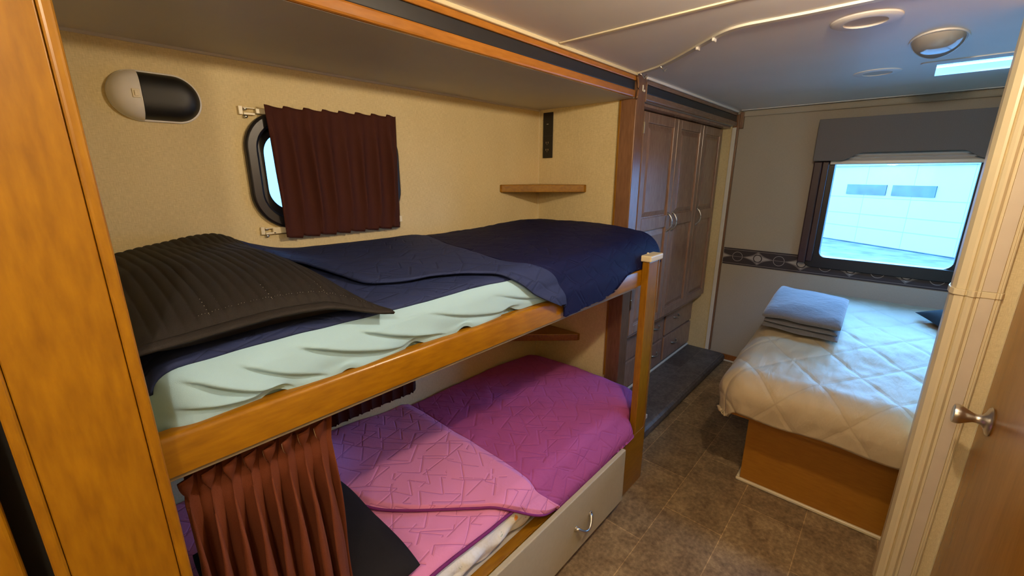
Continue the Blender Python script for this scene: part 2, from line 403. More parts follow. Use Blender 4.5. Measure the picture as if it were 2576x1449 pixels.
def holed_slab(bm, outer, holes, lo, hi, plane='xy', mi=0):
    def P(a, b, c):
        return {'xy': (a, b, c), 'xz': (a, c, b), 'yz': (c, a, b)}[plane]
    for lv in (lo, hi):
        edges = []
        for loop in [outer] + holes:
            vs = [bm.verts.new(P(p[0], p[1], lv)) for p in loop]
            edges += [bm.edges.new((vs[i], vs[(i + 1) % len(vs)])) for i in range(len(vs))]
        bmesh.ops.triangle_fill(bm, edges=edges, use_beauty=True)
    for loop in [outer] + holes:
        A = [bm.verts.new(P(p[0], p[1], lo)) for p in loop]; B = [bm.verts.new(P(p[0], p[1], hi)) for p in loop]
        for i in range(len(loop)):
            j = (i + 1) % len(loop); bm.faces.new((A[i], A[j], B[j], B[i]))
    bmesh.ops.remove_doubles(bm, verts=bm.verts, dist=1e-5)
    for f in bm.faces: f.material_index = mi
def grid(bm, fn, nu, nv, uvfn=None, closed_u=False):
    vs = [[bm.verts.new(fn(i / nu, j / nv)) for j in range(nv + 1)] for i in range(nu + 1)]
    uvl = bm.loops.layers.uv.verify() if uvfn else None
    for i in range(nu):
        for j in range(nv):
            f = bm.faces.new((vs[i][j], vs[i + 1][j], vs[i + 1][j + 1], vs[i][j + 1]))
            if uvfn:
                for l, (a, b) in zip(f.loops, ((i, j), (i + 1, j), (i + 1, j + 1), (i, j + 1))):
                    l[uvl].uv = uvfn(a / nu, b / nv)
    return vs
def smooth(a, b, x):
    t = min(1, max(0, (x - a) / (b - a))); return t * t * (3 - 2 * t)
def lerp(a, b, t): return a + (b - a) * t
def nz(x, y, z=0, s=1.0): return noise.noise(Vector((x * s, y * s, z)))
def polyl(pts, t):
    n = len(pts) - 1; k = min(n - 1, int(t * n)); f = t * n - k
    return tuple(lerp(a, b, f) for a, b in zip(pts[k], pts[k + 1]))
def crom(pts, t):
    """Catmull-Rom through pts"""
    n = len(pts) - 1; k = min(n - 1, int(t * n)); f = t * n - k
    p0 = pts[max(k - 1, 0)]; p1 = pts[k]; p2 = pts[k + 1]; p3 = pts[min(k + 2, n)]
    return tuple(0.5 * ((2 * b) + (-a + c) * f + (2 * a - 5 * b + 4 * c - d) * f * f + (-a + 3 * b - 3 * c + d) * f ** 3) for a, b, c, d in zip(p0, p1, p2, p3))

# ------------------------------------------------------------------ key planes (metres)
CEIL = 1.953; YS = 1.01; YB = 1.60; XE = 1.995; XW = 3.63; YR = -0.305; XP = 1.90
RY = 0.789
# ================================================================== ROOM SHELL
structure('floor', BX(((-1.3, -1.9, -0.06), (XW + 0.05, 1.66, 0.0))), M['floor'])
bm = bmesh.new()
vent_hole = rrect(2.655, -0.62, 2.955, -0.005, 0.004, 1)
holed_slab(bm, [(-1.3, -1.9), (XW + 0.05, -1.9), (XW + 0.05, 1.66), (-1.3, 1.66)], [vent_hole], CEIL, CEIL + 0.03, 'xy')
structure('ceiling', bm, M['ceil'])
structure('ceiling_slide', BX(((0.0, YS + 0.012, 1.849), (XE + 0.01, YB + 0.01, 1.87))), M['slideceil'])
structure('ceiling_wardrobe', BX(((XE + 0.07, YS + 0.012, 1.85), (XW, YB + 0.01, 1.87))), M['slideceil'])
# bunk back wall with two rounded windows
WU = rrect(0.485, 1.318, 1.045, 1.700, 0.105, 10)      # outer opening edge of the upper window
WL = rrect(0.485, 0.500, 1.045, 0.890, 0.105, 10)
bm = bmesh.new()
hole_u = rrect(0.505, 1.338, 1.025, 1.680, 0.09, 10); hole_l = rrect(0.505, 0.520, 1.025, 0.870, 0.09, 10)
holed_slab(bm, [(-0.1, 0.0), (XW + 0.05, 0.0), (XW + 0.05, 1.95), (-0.1, 1.95)], [hole_u, hole_l], YB, YB + 0.045, 'xz')
structure('wall_back', bm, M['wall'])
structure('wall_bunk_foot', BX(((XE, YS + 0.085, 0.0), (XE + 0.03, YB + 0.001, 1.849))), M['wall'])
structure('wall_bunk_head', BX(((0.0, RY + 0.025, 0.0), (0.045, YB + 0.001, 1.849))), M['wall'])
structure('trim_corner_bead', BX(((XE - 0.004, YB - 0.006, 0.45), (XE + 0.001, YB + 0.001, 1.845))), M['cream'])
structure('trim_slide_ceiling_bead', BX(((0.05, YB - 0.007, 1.842), (XE, YB + 0.001, 1.8495))), M['slideceil'])
# far wall with double window, unseen right pane kept wide for daylight
bm = bmesh.new()
win1 = rrect(-0.335, 0.915, 0.435, 1.625, 0.03, 4); win2 = rrect(-1.10, 0.915, -0.345, 1.625, 0.03, 4)
winhole = rrect(-1.08, 0.93, 0.42, 1.61, 0.02, 4)
holed_slab(bm, [(-1.9, -0.06), (1.66, -0.06), (1.66, CEIL + 0.05), (-1.9, CEIL + 0.05)], [winhole], XW, XW + 0.05, 'yz')
structure('wall_far', bm, M['wall2'])
structure('wall_bedroom_right', BX(((XP, -1.9, -0.05), (XW, -1.85, CEIL))), M['wall2'])
# aisle wall beside camera, with door opening
structure('wall_right', BX(((-1.3, YR - 0.04, 0), (0.93, YR, CEIL)), ((0.93, YR - 0.04, 1.90), (XP, YR, CEIL))), M['wall'])
structure('wall_rear', BX(((-1.35, -0.4, 0), (-1.30, 1.66, CEIL))), M['wall'])
structure('wall_partition', BX(((XP, -1.9, 0), (XP + 0.05, -0.20, CEIL))), M['wall'])
structure('wall_wardrobe_side', BX(((3.605, YS + 0.03, 0.0), (XW - 0.001, YB, 1.849))), M['wall'])
structure('wall_left_outer', BX(((-1.3, 0.80, 0), (-0.003, 0.85, CEIL))), M['darkgap'])

# slide floor platform (rounded vinyl nose)
bm = bmesh.new()
prof = [(YB, 0.004), (0.885, 0.004), (0.878, 0.014), (0.876, 0.034), (0.882, 0.052), (0.896, 0.062), (0.92, 0.065), (YB, 0.065)]
prism(bm, prof, 1.99, 3.603, 'yz')
o = link_mesh('slide_platform', bm, M['slidefloor'], bevel=0.002); o.name = 'floor_slide'; o['kind'] = 'structure'
structure('baseboard_far', BX(((XW - 0.012, -1.85, 0.0), (XW - 0.0005, 0.985, 0.055))), M['wood_dkx'])
structure('trim_quarter_round', BX(((XW - 0.024, -1.85, 0.0), (XW - 0.0125, 0.90, 0.013))), M['white_trim'], bevel=0.004)
structure('trim_far_crown', BX(((XW - 0.02, -1.85, CEIL - 0.042), (XW - 0.0005, 0.985, CEIL - 0.0005))), M['wall2'], bevel=0.012)
structure('trim_ceiling_seam', BX(((1.352, -0.3, CEIL - 0.004), (1.368, YS - 0.01, CEIL + 0.001))), M['creampl'], bevel=0.002)
bm = BX(((3.56, -0.4, CEIL - 0.003), (3.575, 0.98, CEIL + 0.001))); 
structure('trim_ceiling_seam_far', bm, M['ceil'], bevel=0.001)

# slide fascia (wood / dark band / wood / cream), two lengths, rounded end
def fascia(nm, x0, x1):
    t = bpy.data.objects.new(nm, None); COL.objects.link(t); t['_loc'] = [0, 0, 0]
    t.empty_display_size = 0.05
    t['kind'] = 'structure'
    bm = BX(((x0, YS, 1.8495), (x1, YS + 0.022, 1.882)))
    link_mesh('lower_rail', bm, M['fasc_glare'] if x0 > 2 else M['fasc'], t, bevel=0.006)
    link_mesh('dark_inlay', BX(((x0, YS + 0.006, 1.8825), (x1 - 0.002, YS + 0.022, 1.9215))), M['band'], t, bevel=0.002)
    link_mesh('upper_rail', BX(((x0, YS + 0.001, 1.922), (x1, YS + 0.022, 1.9415))), M['fasc_glare'] if x0 > 2 else M['fasc'], t, bevel=0.003)
    link_mesh('ceiling_cove', BX(((x0, YS - 0.006, 1.942), (x1, YS + 0.022, CEIL + 0.001))), M['cream'] if x0 < 1 else M['ceil'], t, bevel=0.003)
    return t
M['fasc'] = wood('fascia_maple', (0.42, 0.165, 0.022, 1), (0.32, 0.12, 0.014, 1), 'x', 0.25)
M['fasc_glare'] = wood('fascia_maple_glare', (0.27, 0.165, 0.115, 1), (0.20, 0.12, 0.08, 1), 'x', 0.25)  # far length of the same fascia, glare mixed into its wood colour
fascia('trim_1', -0.9, 1.975)
fascia('trim_2', 2.078, 3.60)
# curved end piece of the first fascia
bm = bmesh.new()
pts = [(1.970 + 0.016 * sin(t * PI * 0.9), YS - 0.006, 1.942 - t * 0.092 - 0.006 * t) for t in [i / 10 for i in range(11)]]
tube(bm, pts, 0.006, 8)
structure('trim_fascia_end', bm, M['wood_dk'], smooth=True)
bm = BX(((2.078, YS - 0.004, 1.842), (2.084, YS + 0.01, 1.93)))
structure('trim_fascia_end_far', bm, M['fasc_glare'], bevel=0.002)
# column between bunks and wardrobe
structure('trim_column', BX(((XE - 0.006, YS, 0.0), (2.077, YS + 0.0845, CEIL - 0.001))), M['wood_dk'], bevel=0.004)
structure('trim_column_bead', BX(((XE - 0.010, YS + 0.078, 0.4), (XE - 0.0065, YS + 0.088, 1.848))), M['wood'], bevel=0.001)
structure('trim_slide_end', BX(((3.606, YS - 0.012, 0.066), (3.629, YS + 0.029, 1.93))), M['wood_dk'], bevel=0.004)
structure('trim_slide_end_light', BX(((3.597, YS + 0.0, 0.066), (3.6045, YS + 0.028, 1.84))), M['white_trim'], bevel=0.002)
structure('trim_slide_end_block', BX(((3.601, YS - 0.04, 1.83), (3.629, YS - 0.0125, 1.945))), M['wood_dk'], bevel=0.004)

# ================================================================== FAR WALL: border, window, pelmet
bm = bmesh.new()
X0 = XW - 0.003
box(bm, (X0, -1.85, 0.812), (XW + 0.001, 0.995, 0.943), 0)
for z in (0.824, 0.931): box(bm, (X0 - 0.0006, -1.85, z - 0.002), (X0, 0.995, z + 0.002), 2)
def flatpoly(bm, pts, x, mi):
    f = bm.faces.new([bm.verts.new((x, p[0], p[1])) for p in pts]); f.material_index = mi
def annulus(bm, cy, cz, r0, r1, x, mi, n=28, sy=1.0):
    A = [bm.verts.new((x, cy + sy * r0 * cos(2 * PI * k / n), cz + r0 * sin(2 * PI * k / n))) for k in range(n)]
    B = [bm.verts.new((x, cy + sy * r1 * cos(2 * PI * k / n), cz + r1 * sin(2 * PI * k / n))) for k in range(n)]
    for k in range(n):
        f = bm.faces.new((A[k], A[(k + 1) % n], B[(k + 1) % n], B[k])); f.material_index = mi
cz = 0.880
for k in range(-1, 10):
    cy = 0.749 - 0.283 * k
    # concave diamond: taupe outline with lighter field, disc in the middle
    def dia(w, h):
        out = []
        for a, b in (((w, 0), (0, h)), ((0, h), (-w, 0)), ((-w, 0), (0, -h)), ((0, -h), (w, 0))):
            for t in range(6):
                f = t / 6; x = lerp(a[0], b[0], f); z = lerp(a[1], b[1], f); s = 1 - 0.22 * sin(PI * f)
                out.append((cy + x * s, cz + z * s))
        return [(min(0.994, p[0]), p[1]) for p in out]
    flatpoly(bm, dia(0.108, 0.052), X0 - 0.0008, 2)
    flatpoly(bm, dia(0.085, 0.040), X0 - 0.0012, 1)
    if cy < 0.95:
        annulus(bm, cy, cz, 0.0, 0.027, X0 - 0.0016, 1); annulus(bm, cy, cz, 0.024, 0.031, X0 - 0.0020, 0)
    c2 = cy - 0.1415
    annulus(bm, c2, cz, 0.034, 0.037, X0 - 0.0020, 1)
    flatpoly(bm, [(c2 - 0.045, cz - 0.002), (c2 + 0.045, cz - 0.002), (c2 + 0.045, cz + 0.002), (c2 - 0.045, cz + 0.002)], X0 - 0.0022, 2)
structure('trim_wallpaper_border', bm, [M['bord_dk'], M['bord_lt'], M['bord_md']])

wf = bpy.data.objects.new('window_1', None); COL.objects.link(wf); wf['_loc'] = [0, 0, 0]; wf['kind'] = 'structure'
bm = bmesh.new()
ring_prism(bm, rrect(-1.16, 0.868, 0.455, 1.66, 0.045, 6), rrect(-1.10, 0.945, 0.375, 1.61, 0.04, 6), XW - 0.02, XW + 0.055, 'yz')
link_mesh('window_frame', bm, M['blackframe'], wf, bevel=0.004)
bm = bmesh.new(); box(bm, (XW - 0.006, -0.309, 0.94), (XW + 0.045, -0.291, 1.62))
# rounded lower corners of the first pane
for (cy, sgn) in ((-0.291, 1), (-0.309, -1)):
    pts = [(cy, 0.944), (cy + sgn * 0.05, 0.944)] + [(cy + sgn * (0.05 - 0.05 * sin(a)), 0.944 + 0.05 - 0.05 * cos(a)) for a in [i * PI / 12 for i in range(7)]]
    prism(bm, pts, XW + 0.0, XW + 0.04, 'yz')
link_mesh('mullion', bm, M['blackframe'], wf)
link_mesh('pane', BX(((XW + 0.02, -1.10, 0.94), (XW + 0.023, 0.375, 1.61))), M['glass'], wf)
# side panel left of window
t = thing('window_side_board', (XW - 0.05, 0.46, 0.9), 'dark plum upright board at the left edge of the far bedroom window', 'window trim')
link_mesh('board', BX(((XW - 0.075, 0.44, 0.902), (XW - 0.021, 0.487, 1.585))), M['sidepanel'], t, bevel=0.006)
link_mesh('inner_strip', BX(((XW - 0.06, 0.405, 0.915), (XW - 0.021, 0.4395, 1.585))), M['sidepanel'], t, bevel=0.004)
# pelmet with arched cut-out
bm = bmesh.new()
PX = XW - 0.13
poly = [(0.487, 1.588), (0.345, 1.588)]
for i in range(13):
    a = i / 12; poly.append((0.345 - 0.115 * a, 1.588 + 0.046 * (0.5 - 0.5 * cos(PI * a))))
for i in range(13):
    a = i / 12; poly.append((-0.190 - 0.110 * a, 1.634 - 0.046 * (0.5 - 0.5 * cos(PI * a))))
for i in range(13):
    a = i / 12; poly.append((-0.345 - 0.115 * a, 1.588 + 0.046 * (0.5 - 0.5 * cos(PI * a))))
for i in range(13):
    a = i / 12; poly.append((-0.93 - 0.115 * a, 1.634 - 0.046 * (0.5 - 0.5 * cos(PI * a))))
poly += [(-1.15, 1.588), (-1.15, 1.845), (0.487, 1.845)]
prism(bm, poly, PX, PX + 0.018, 'yz')
box(bm, (PX + 0.018, 0.470, 1.588), (XW - 0.001, 0.487, 1.845)); box(bm, (PX + 0.018, -1.15, 1.588), (XW - 0.001, -1.133, 1.845))
box(bm, (PX + 0.018, -1.133, 1.828), (XW - 0.001, 0.470, 1.845))
o = link_mesh('window_pelmet', bm, M['pelmet'], bevel=0.002)
tag(o, 'grey fabric-covered pelmet box with arched lower edge above the bedroom window', 'pelmet')
bm = bmesh.new()
prof = []
for k in range(5):
    prof += [(XW - 0.055, 1.592 + k * 0.018), (XW - 0.035, 1.601 + k * 0.018)]
n = len(prof)
A = [bm.verts.new((p[0], -1.09, p[1])) for p in prof]; B = [bm.verts.new((p[0], 0.40, p[1])) for p in prof]
for i in range(n - 1): bm.faces.new((A[i], A[i + 1], B[i + 1], B[i]))
t = thing('pleated_shade', (XW - 0.045, -0.3, 1.57), 'white pleated window shade folded up under the grey pelmet', 'window shade')
link_mesh('pleats', bm, M['shade'], t, solid=0.002)
link_mesh('bottom_rail', BX(((XW - 0.062, -1.09, 1.566), (XW - 0.030, 0.40, 1.5905))), M['whitepl'], t, bevel=0.005)
bm = bmesh.new(); lathe(bm, (XW - 0.01, -0.318, 0.79), (-1, 0, 0), [(0, 0), (0, 0.016), (0.02, 0.016), (0.025, 0)], 16)
lathe(bm, (XW - 0.01, -0.318, 0.82), (-1, 0, 0), [(0, 0), (0, 0.010), (0.016, 0.010), (0.018, 0)], 12)
tag(link_mesh('shade_cord_holder', bm, M['lens'], smooth=True), 'small clear plastic cord holder on wall border beside the cream casing', 'cord holder')

# outdoors
bm = BX(((XW + 1.2, -30, -0.95), (60, 30, -0.9)))
structure('floor_driveway', bm, M['asphalt'])
GP = Vector((20.579, 2.158, 0)); D = Vector((-0.597, -0.802, 0)); Nn = Vector((-0.802, 0.597, 0))   # Nn faces the window
def gpt(u, z, d=0.0): p = GP + D * u + Nn * d; return Vector((p.x, p.y, z))
def gbox(bm, u0, u1, z0, z1, d0, d1, mi=0):
    vs = [bm.verts.new(gpt(u, z, d)) for d in (d0, d1) for (u, z) in ((u0, z0), (u1, z0), (u1, z1), (u0, z1))]
    for f in ((0, 1, 2, 3), (7, 6, 5, 4), (0, 4, 5, 1), (1, 5, 6, 2), (2, 6, 7, 3), (3, 7, 4, 0)):
        fc = bm.faces.new([vs[i] for i in f]); fc.material_index = mi
g = thing('garage_door', tuple(gpt(2.5, -0.9)), 'white sectional garage door with two narrow windows seen through the bedroom window', 'garage door')
bm = bmesh.new(); gbox(bm, -0.6, 9.0, -0.9, 1.80, -0.08, 0.0)
for z in (-0.31, 0.15, 0.73): gbox(bm, -0.6, 9.0, z - 0.012, z + 0.012, -0.01, 0.004, 1)
for u in (-0.1, 1.35, 2.9, 4.4): gbox(bm, u, u + 0.015, -0.9, 1.80, -0.01, 0.003, 1)
link_mesh('door_panel', bm, [M['garage'], M['garseam']], g)
for (u0, u1) in ((0.70, 2.10), (2.29, 3.57)):
    bm = bmesh.new(); gbox(bm, u0, u1, 0.83, 1.17, 0.004, 0.03)
    link_mesh('pane', bm, M['garglass'], g)
bm = bmesh.new(); gbox(bm, -0.6, 9.0, 1.80, 1.86, -0.08, 0.05)
link_mesh('head_trim', bm, M['garseam'], g)
bm = bmesh.new(); gbox(bm, -0.6, 9.0, -0.899, -0.86, 0.0, 0.03)
link_mesh('bottom_seal', bm, M['garglass'], g)
bm = bmesh.new(); gbox(bm, -8, -0.62, -0.9, 3.4, -0.3, -0.05); gbox(bm, 9.02, 12.0, -0.9, 3.4, -0.3, -0.05); gbox(bm, -0.62, 9.02, 1.865, 3.4, -0.3, -0.05)
tag(link_mesh('garage_wall', bm, M['garage']), 'pale wall of the building around the white garage door outside', 'building')
for i, (px, py, r, lab) in enumerate(((19.7, -1.18, 0.17, 'left flat pale paving stone lying on the driveway by the garage door'), (19.15, -1.43, 0.19, 'right flat pale paving stone lying on the driveway nearest the window edge'))):
    bm = bmesh.new()
    prism(bm, [(px + r * 1.3 * cos(a) * (1 + 0.12 * sin(3 * a + i)), py + r * sin(a) * (1 + 0.12 * cos(2 * a))) for a in [k * 2 * PI / 9 for k in range(9)]], -0.899, -0.83, 'xy')
    tag(link_mesh('paving_stone', bm, M['stone'], bevel=0.02), lab, 'stone', 'paving stones on the driveway')

# ================================================================== UPPER BACK WINDOW + LOWER ONE
def round_window(nm, z0, z1):
    w = bpy.data.objects.new(nm, None); COL.objects.link(w); w['_loc'] = [0, 0, 0]; w['kind'] = 'structure'
    bm = bmesh.new()
    O = rrect(0.482, z0 - 0.02, 1.048, z1 + 0.02, 0.12, 10)
    I = rrect(0.520, z0 + 0.018, 1.010, z1 - 0.018, 0.085, 10)
    ring_prism(bm, O, I, YB - 0.022, YB + 0.05, 'xz')
    link_mesh('window_frame', bm, M['blackframe'], w, bevel=0.008, smooth=True, smooth_angle=0.7)
    bm = bmesh.new()
    ring_prism(bm, rrect(0.519, z0 + 0.017, 1.011, z1 - 0.017, 0.086, 10), rrect(0.545, z0 + 0.043, 0.985, z1 - 0.043, 0.07, 10), YB + 0.012, YB + 0.045, 'xz')
    link_mesh('inner_ring', bm, M['blackframe'], w, bevel=0.003)
    link_mesh('pane', BX(((0.53, YB + 0.03, z0 + 0.02), (1.0, YB + 0.033, z1 - 0.02))), M['glass'], w)
round_window('window_2', 1.338, 1.680)
round_window('window_3', 0.520, 0.870)

# pale neighbouring trailer side outside the bunk windows
tag(link_mesh('outdoor_wall', BX(((-1.5, 4.2, -0.9), (4.5, 4.3, 3.0))), M['garage']), 'pale wall outdoors glimpsed through the gap beside the maroon curtain', 'building')
structure('floor_yard', BX(((-6, YB + 0.4, -0.95), (XW + 1.1, 12, -0.9))), M['asphalt'])

# ================================================================== WINDOW CURTAINS (back wall)
def pleat_curtain(parent, name, x0t, x1t, x0b, x1b, zt, zb, y, amp, n, mat, phase=0.0, seed=1):
    def fn(u, v):
        z0 = lerp(zt, zb, v) - 0.012 * (1 - u) * (1 - v)
        a = amp * (0.75 + 0.5 * nz(u * 5, seed, 0)) * (0.55 + 0.75 * sin(PI * min(1, max(0, v))) )
        ph = 2 * PI * n * u + phase + 0.5 * nz(u * 4, v * 2, seed)
        s = sin(ph)
        pinch = math.exp(-(v - 0.12) ** 2 / 0.003) + math.exp(-(v - 0.90) ** 2 / 0.003)
        yy = y - a * (0.5 + 0.5 * s) - 0.006 * nz(u * 3, v * 3, seed + 5) + 0.003 * pinch * (s > 0.6)
        yy = lerp(yy, 1.5965, smooth(0.955, 1.0, u))
        x = lerp(lerp(x0t, x1t, u), lerp(x0b, x1b, u), v) + 0.25 * amp * cos(ph) * (0.5 + v * 0.5)
        saw = (u * n + phase / (2 * PI)) % 1.0
        edge = 0.006 * (saw - 0.5)
        z = z0 + (edge + 0.004 * nz(u * 9, 3, seed)) * (1 if v < 0.03 or v > 0.97 else 0.3)
        if v > 0.97: z = z0 - 0.010 * saw
        if v < 0.03: z = z0 + 0.008 * (1 - saw)
        return Vector((x, yy, z))
    bm = bmesh.new(); grid(bm, fn, 150, 40)
    return link_mesh(name, bm, mat, parent, smooth=True, solid=0.0015)
t = thing('window_curtain', (0.80, 1.56, 1.5), 'maroon pleated curtain drawn over the round window above the upper bunk', 'curtain')
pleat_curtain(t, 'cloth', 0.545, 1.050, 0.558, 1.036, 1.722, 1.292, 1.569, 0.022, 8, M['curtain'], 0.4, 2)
bm = BX(((0.53, YB - 0.014, 1.303), (1.03, YB - 0.004, 1.325))); link_mesh('lower_track', bm, M['creampl'], t, bevel=0.002)
bm = BX(((0.53, YB - 0.014, 1.690), (1.03, YB - 0.004, 1.706))); link_mesh('upper_track', bm, M['creampl'], t, bevel=0.002)
def bracket(x, z, lab, flip=1):
    t = thing('curtain_bracket', (x, YB, z), lab, 'bracket', 'curtain track end brackets')
    bm = BX(((x, YB - 0.010, z - 0.013), (x + flip * 0.012, YB - 0.001, z + 0.013)), ((x + flip * 0.012, YB - 0.014, z - 0.013), (x + flip * 0.045, YB - 0.004, z - 0.006)),
            ((x + flip * 0.012, YB - 0.014, z + 0.006), (x + flip * 0.045, YB - 0.004, z + 0.010)))
    link_mesh('clip', bm, M['creampl'], t, bevel=0.0015)
    for dz in (0.005, -0.018):
        bm = bmesh.new(); lathe(bm, (x + flip * 0.018, YB - 0.001, z + dz), (0, -1, 0), [(0, 0), (0, 0.005), (0.010, 0.005), (0.0115, 0.0)], 12)
        link_mesh('screw', bm, M['chrome'], t, smooth=True)
bracket(0.482, 1.697, 'cream track bracket screwed to wall left of the curtain top')
bracket(0.494, 1.316, 'cream track bracket screwed to wall left of the curtain bottom')
bracket(1.050, 1.318, 'cream track bracket peeking out at the lower right corner of the curtain', -1)
t = thing('window_curtain', (0.86, 1.56, 0.7), 'dark maroon curtain over the window inside the lower bunk, only its zigzag hem visible', 'curtain')
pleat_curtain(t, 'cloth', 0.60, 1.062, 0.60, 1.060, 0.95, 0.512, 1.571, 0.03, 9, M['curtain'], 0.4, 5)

# ================================================================== LAMP, OUTLET, SHELVES on bunk walls
t = thing('reading_lamp', (0.283, YB, 1.708), 'oval wall lamp, white left half with switch and black right half', 'lamp')
def dome_pts(x0, x1, z0, z1, y0, y1, r):
    return None
def stadium_dome(bm, x0, x1, z0, z1, depth, ybase, clip=None, side=None, shrink=0.0, mi=0):
    """superellipse bulge, kept on one side of x=clip"""
    cx, cz, rx, rz = (x0 + x1) / 2, (z0 + z1) / 2, (x1 - x0) / 2 - shrink, (z1 - z0) / 2 - shrink
    lo, hi = (x0 + shrink, clip) if side == 'L' else ((clip, x1 - shrink) if side == 'R' else (x0 + shrink, x1 - shrink))
    R = rz; nx, nv = 26, 20
    def halfh(x):
        d = max(0, abs(x - cx) - (rx - R)); return math.sqrt(max(0, R * R - d * d))
    def fn(u, v):
        # cluster samples towards the outer round end
        x = lerp(lo, hi, (1 - cos(u * PI / 2)) if side == 'L' else sin(u * PI / 2))
        h = halfh(x); z = cz + h * sin((v - 0.5) * PI)
        d = max(0, abs(x - cx) - (rx - R)); rr = math.hypot(d, z - cz) / R
        y = ybase - depth * (max(0, 1 - rr ** 3.2)) ** 0.55
        return Vector((x, y, z))
    grid(bm, fn, nx, nv)
bm = bmesh.new()
prism(bm, rrect(0.178, 1.643, 0.388, 1.774, 0.0654, 12), YB - 0.008, YB - 0.0005, 'xz')
link_mesh('base', bm, M['whitepl'], t, bevel=0.003)
bm = bmesh.new(); stadium_dome(bm, 0.180, 0.386, 1.645, 1.772, 0.040, YB - 0.008, 0.246, 'L')
link_mesh('housing', bm, M['whitepl'], t, smooth=True)
bm = bmesh.new(); stadium_dome(bm, 0.180, 0.386, 1.645, 1.772, 0.038, YB - 0.008, 0.2475, 'R', 0.003)
tag(link_mesh('lens', bm, M['blackfab2'], t, smooth=True), 'black right half')
bm = BX(((0.226, YB - 0.0505, 1.698), (0.242, YB - 0.046, 1.720)), ((0.230, YB - 0.053, 1.702), (0.238, YB - 0.0505, 1.716)))
link_mesh('switch', bm, M['creampl'], t, bevel=0.001)

t = thing('outlet_panel', (XE, 1.531, 1.71), 'tall narrow black outlet panel in the corner above the wooden shelf', 'outlet')
link_mesh('plate', BX(((XE - 0.007, 1.499, 1.592), (XE - 0.0005, 1.565, 1.832))), M['black'], t, bevel=0.002)
bm = BX(((XE - 0.0085, 1.499, 1.709), (XE - 0.0072, 1.563, 1.711))); link_mesh('seam', bm, M['band'], t)
for z in (1.632, 1.670):
    bm = BX(((XE - 0.0078, 1.540, z), (XE - 0.0071, 1.543, z + 0.009)), ((XE - 0.0078, 1.526, z), (XE - 0.0071, 1.529, z + 0.009)), ((XE - 0.0078, 1.533, z - 0.007), (XE - 0.0071, 1.536, z - 0.004)))
    link_mesh('socket', bm, M['brass'], t)
link_mesh('usb_port', BX(((XE - 0.0078, 1.528, 1.770), (XE - 0.0071, 1.540, 1.773))), M['chrome'], t)

def corner_shelf(z0, z1, lab):
    bm = bmesh.new()
    poly = [(XE - 0.001, YB - 0.001), (1.668, YB - 0.001), (1.674, 1.588), (XE - 0.020, 1.272), (XE - 0.001, 1.268)]
    prism(bm, poly, z0, z1, 'xy')
    tag(link_mesh('corner_shelf', bm, M['wood_x'], bevel=0.004), lab, 'shelf', 'triangular wooden corner shelves')
corner_shelf(1.410, 1.450, 'triangular wooden corner shelf on the wall above the navy bed')
corner_shelf(0.562, 0.604, 'triangular wooden corner shelf in the shade of the lower bunk')
for (y, z) in ((1.16, 1.79), (1.15, 1.70), (1.16, 1.605), (1.178, 1.575)):
    pass

# ================================================================== LEFT PILASTER AND CABINET
t = thing('end_panel', (-0.01, 0.75, 0), 'tall amber maple end panel at the head of the bunks, nearest the camera', 'panel')
link_mesh('board', BX(((-0.063, 0.738, 0.0), (0.041, 0.7885, CEIL - 0.002))), M['wood'], t, bevel=0.0015)
link_mesh('edge_bead', BX(((0.0415, 0.735, 0.0), (0.0555, 0.7885, CEIL - 0.002))), M['wood'], t, bevel=0.0045, seg=3)
link_mesh('edge_bead', BX(((-0.0765, 0.735, 0.0), (-0.0635, 0.7885, CEIL - 0.002))), M['wood'], t, bevel=0.0045, seg=3)
t = thing('side_cabinet', (-0.5, 0.74, 0), 'amber wooden cabinet cut off at the lower left corner behind a dark gap', 'cabinet')
link_mesh('door', BX(((-1.25, 0.738, 0.0), (-0.0985, 0.7585, CEIL - 0.01))), M['wood'], t, bevel=0.004)
link_mesh('carcass', BX(((-1.25, 0.759, 0.0), (-0.13, 0.799, CEIL - 0.01))), M['darkgap'], t)

# ================================================================== BUNK BED FRAME
PXL, PXR = 1.71, 1.822
t = thing('bunk_bed', (1.0, 0.8, 0), 'built-in amber wooden bunk bed frame with front post, rail and boxed base', 'bunk bed')
bm = bmesh.new()
prism(bm, [(RY, 1.032), (RY, 1.094), (RY + 0.003, 1.100), (RY + 0.009, 1.103), (RY + 0.028, 1.103), (RY + 0.030, 1.098), (RY + 0.030, 1.032)], 0.057, PXR - 0.01, 'yz')
link_mesh('upper_rail', bm, M['wood_x'], t, smooth=True, smooth_angle=0.8)
link_mesh('upper_platform', BX(((0.046, RY + 0.0305, 1.034), (1.945, YB - 0.001, 1.052))), M['slideceil'], t)
link_mesh('curtain_track', BX(((0.057, RY + 0.006, 1.021), (PXL - 0.02, RY + 0.026, 1.0315))), M['trackgrey'], t, bevel=0.002)
bm = bmesh.new()
box(bm, (PXL, 0.757, 0.30), (PXR, RY - 0.0005, 1.138))
link_mesh('post', bm, M['wood'], t, bevel=0.003)
link_mesh('post_bead', BX(((PXR - 0.020, 0.7545, 0.30), (PXR - 0.017, 0.7568, 1.138))), M['wood_dk'], t)
pc = link_mesh('post_cap', BX(((PXL - 0.006, 0.748, 1.1385), (PXR + 0.008, 0.835, 1.166))), M['cream'], t, bevel=0.006, seg=3)
bm = bmesh.new(); lathe(bm, (1.765, 0.795, 1.1665), (0, 0, 1), [(0, 0), (0, 0.009), (0.003, 0.008), (0.0045, 0)], 16)
link_mesh('cap_plug', bm, M['creampl'], pc, smooth=True)
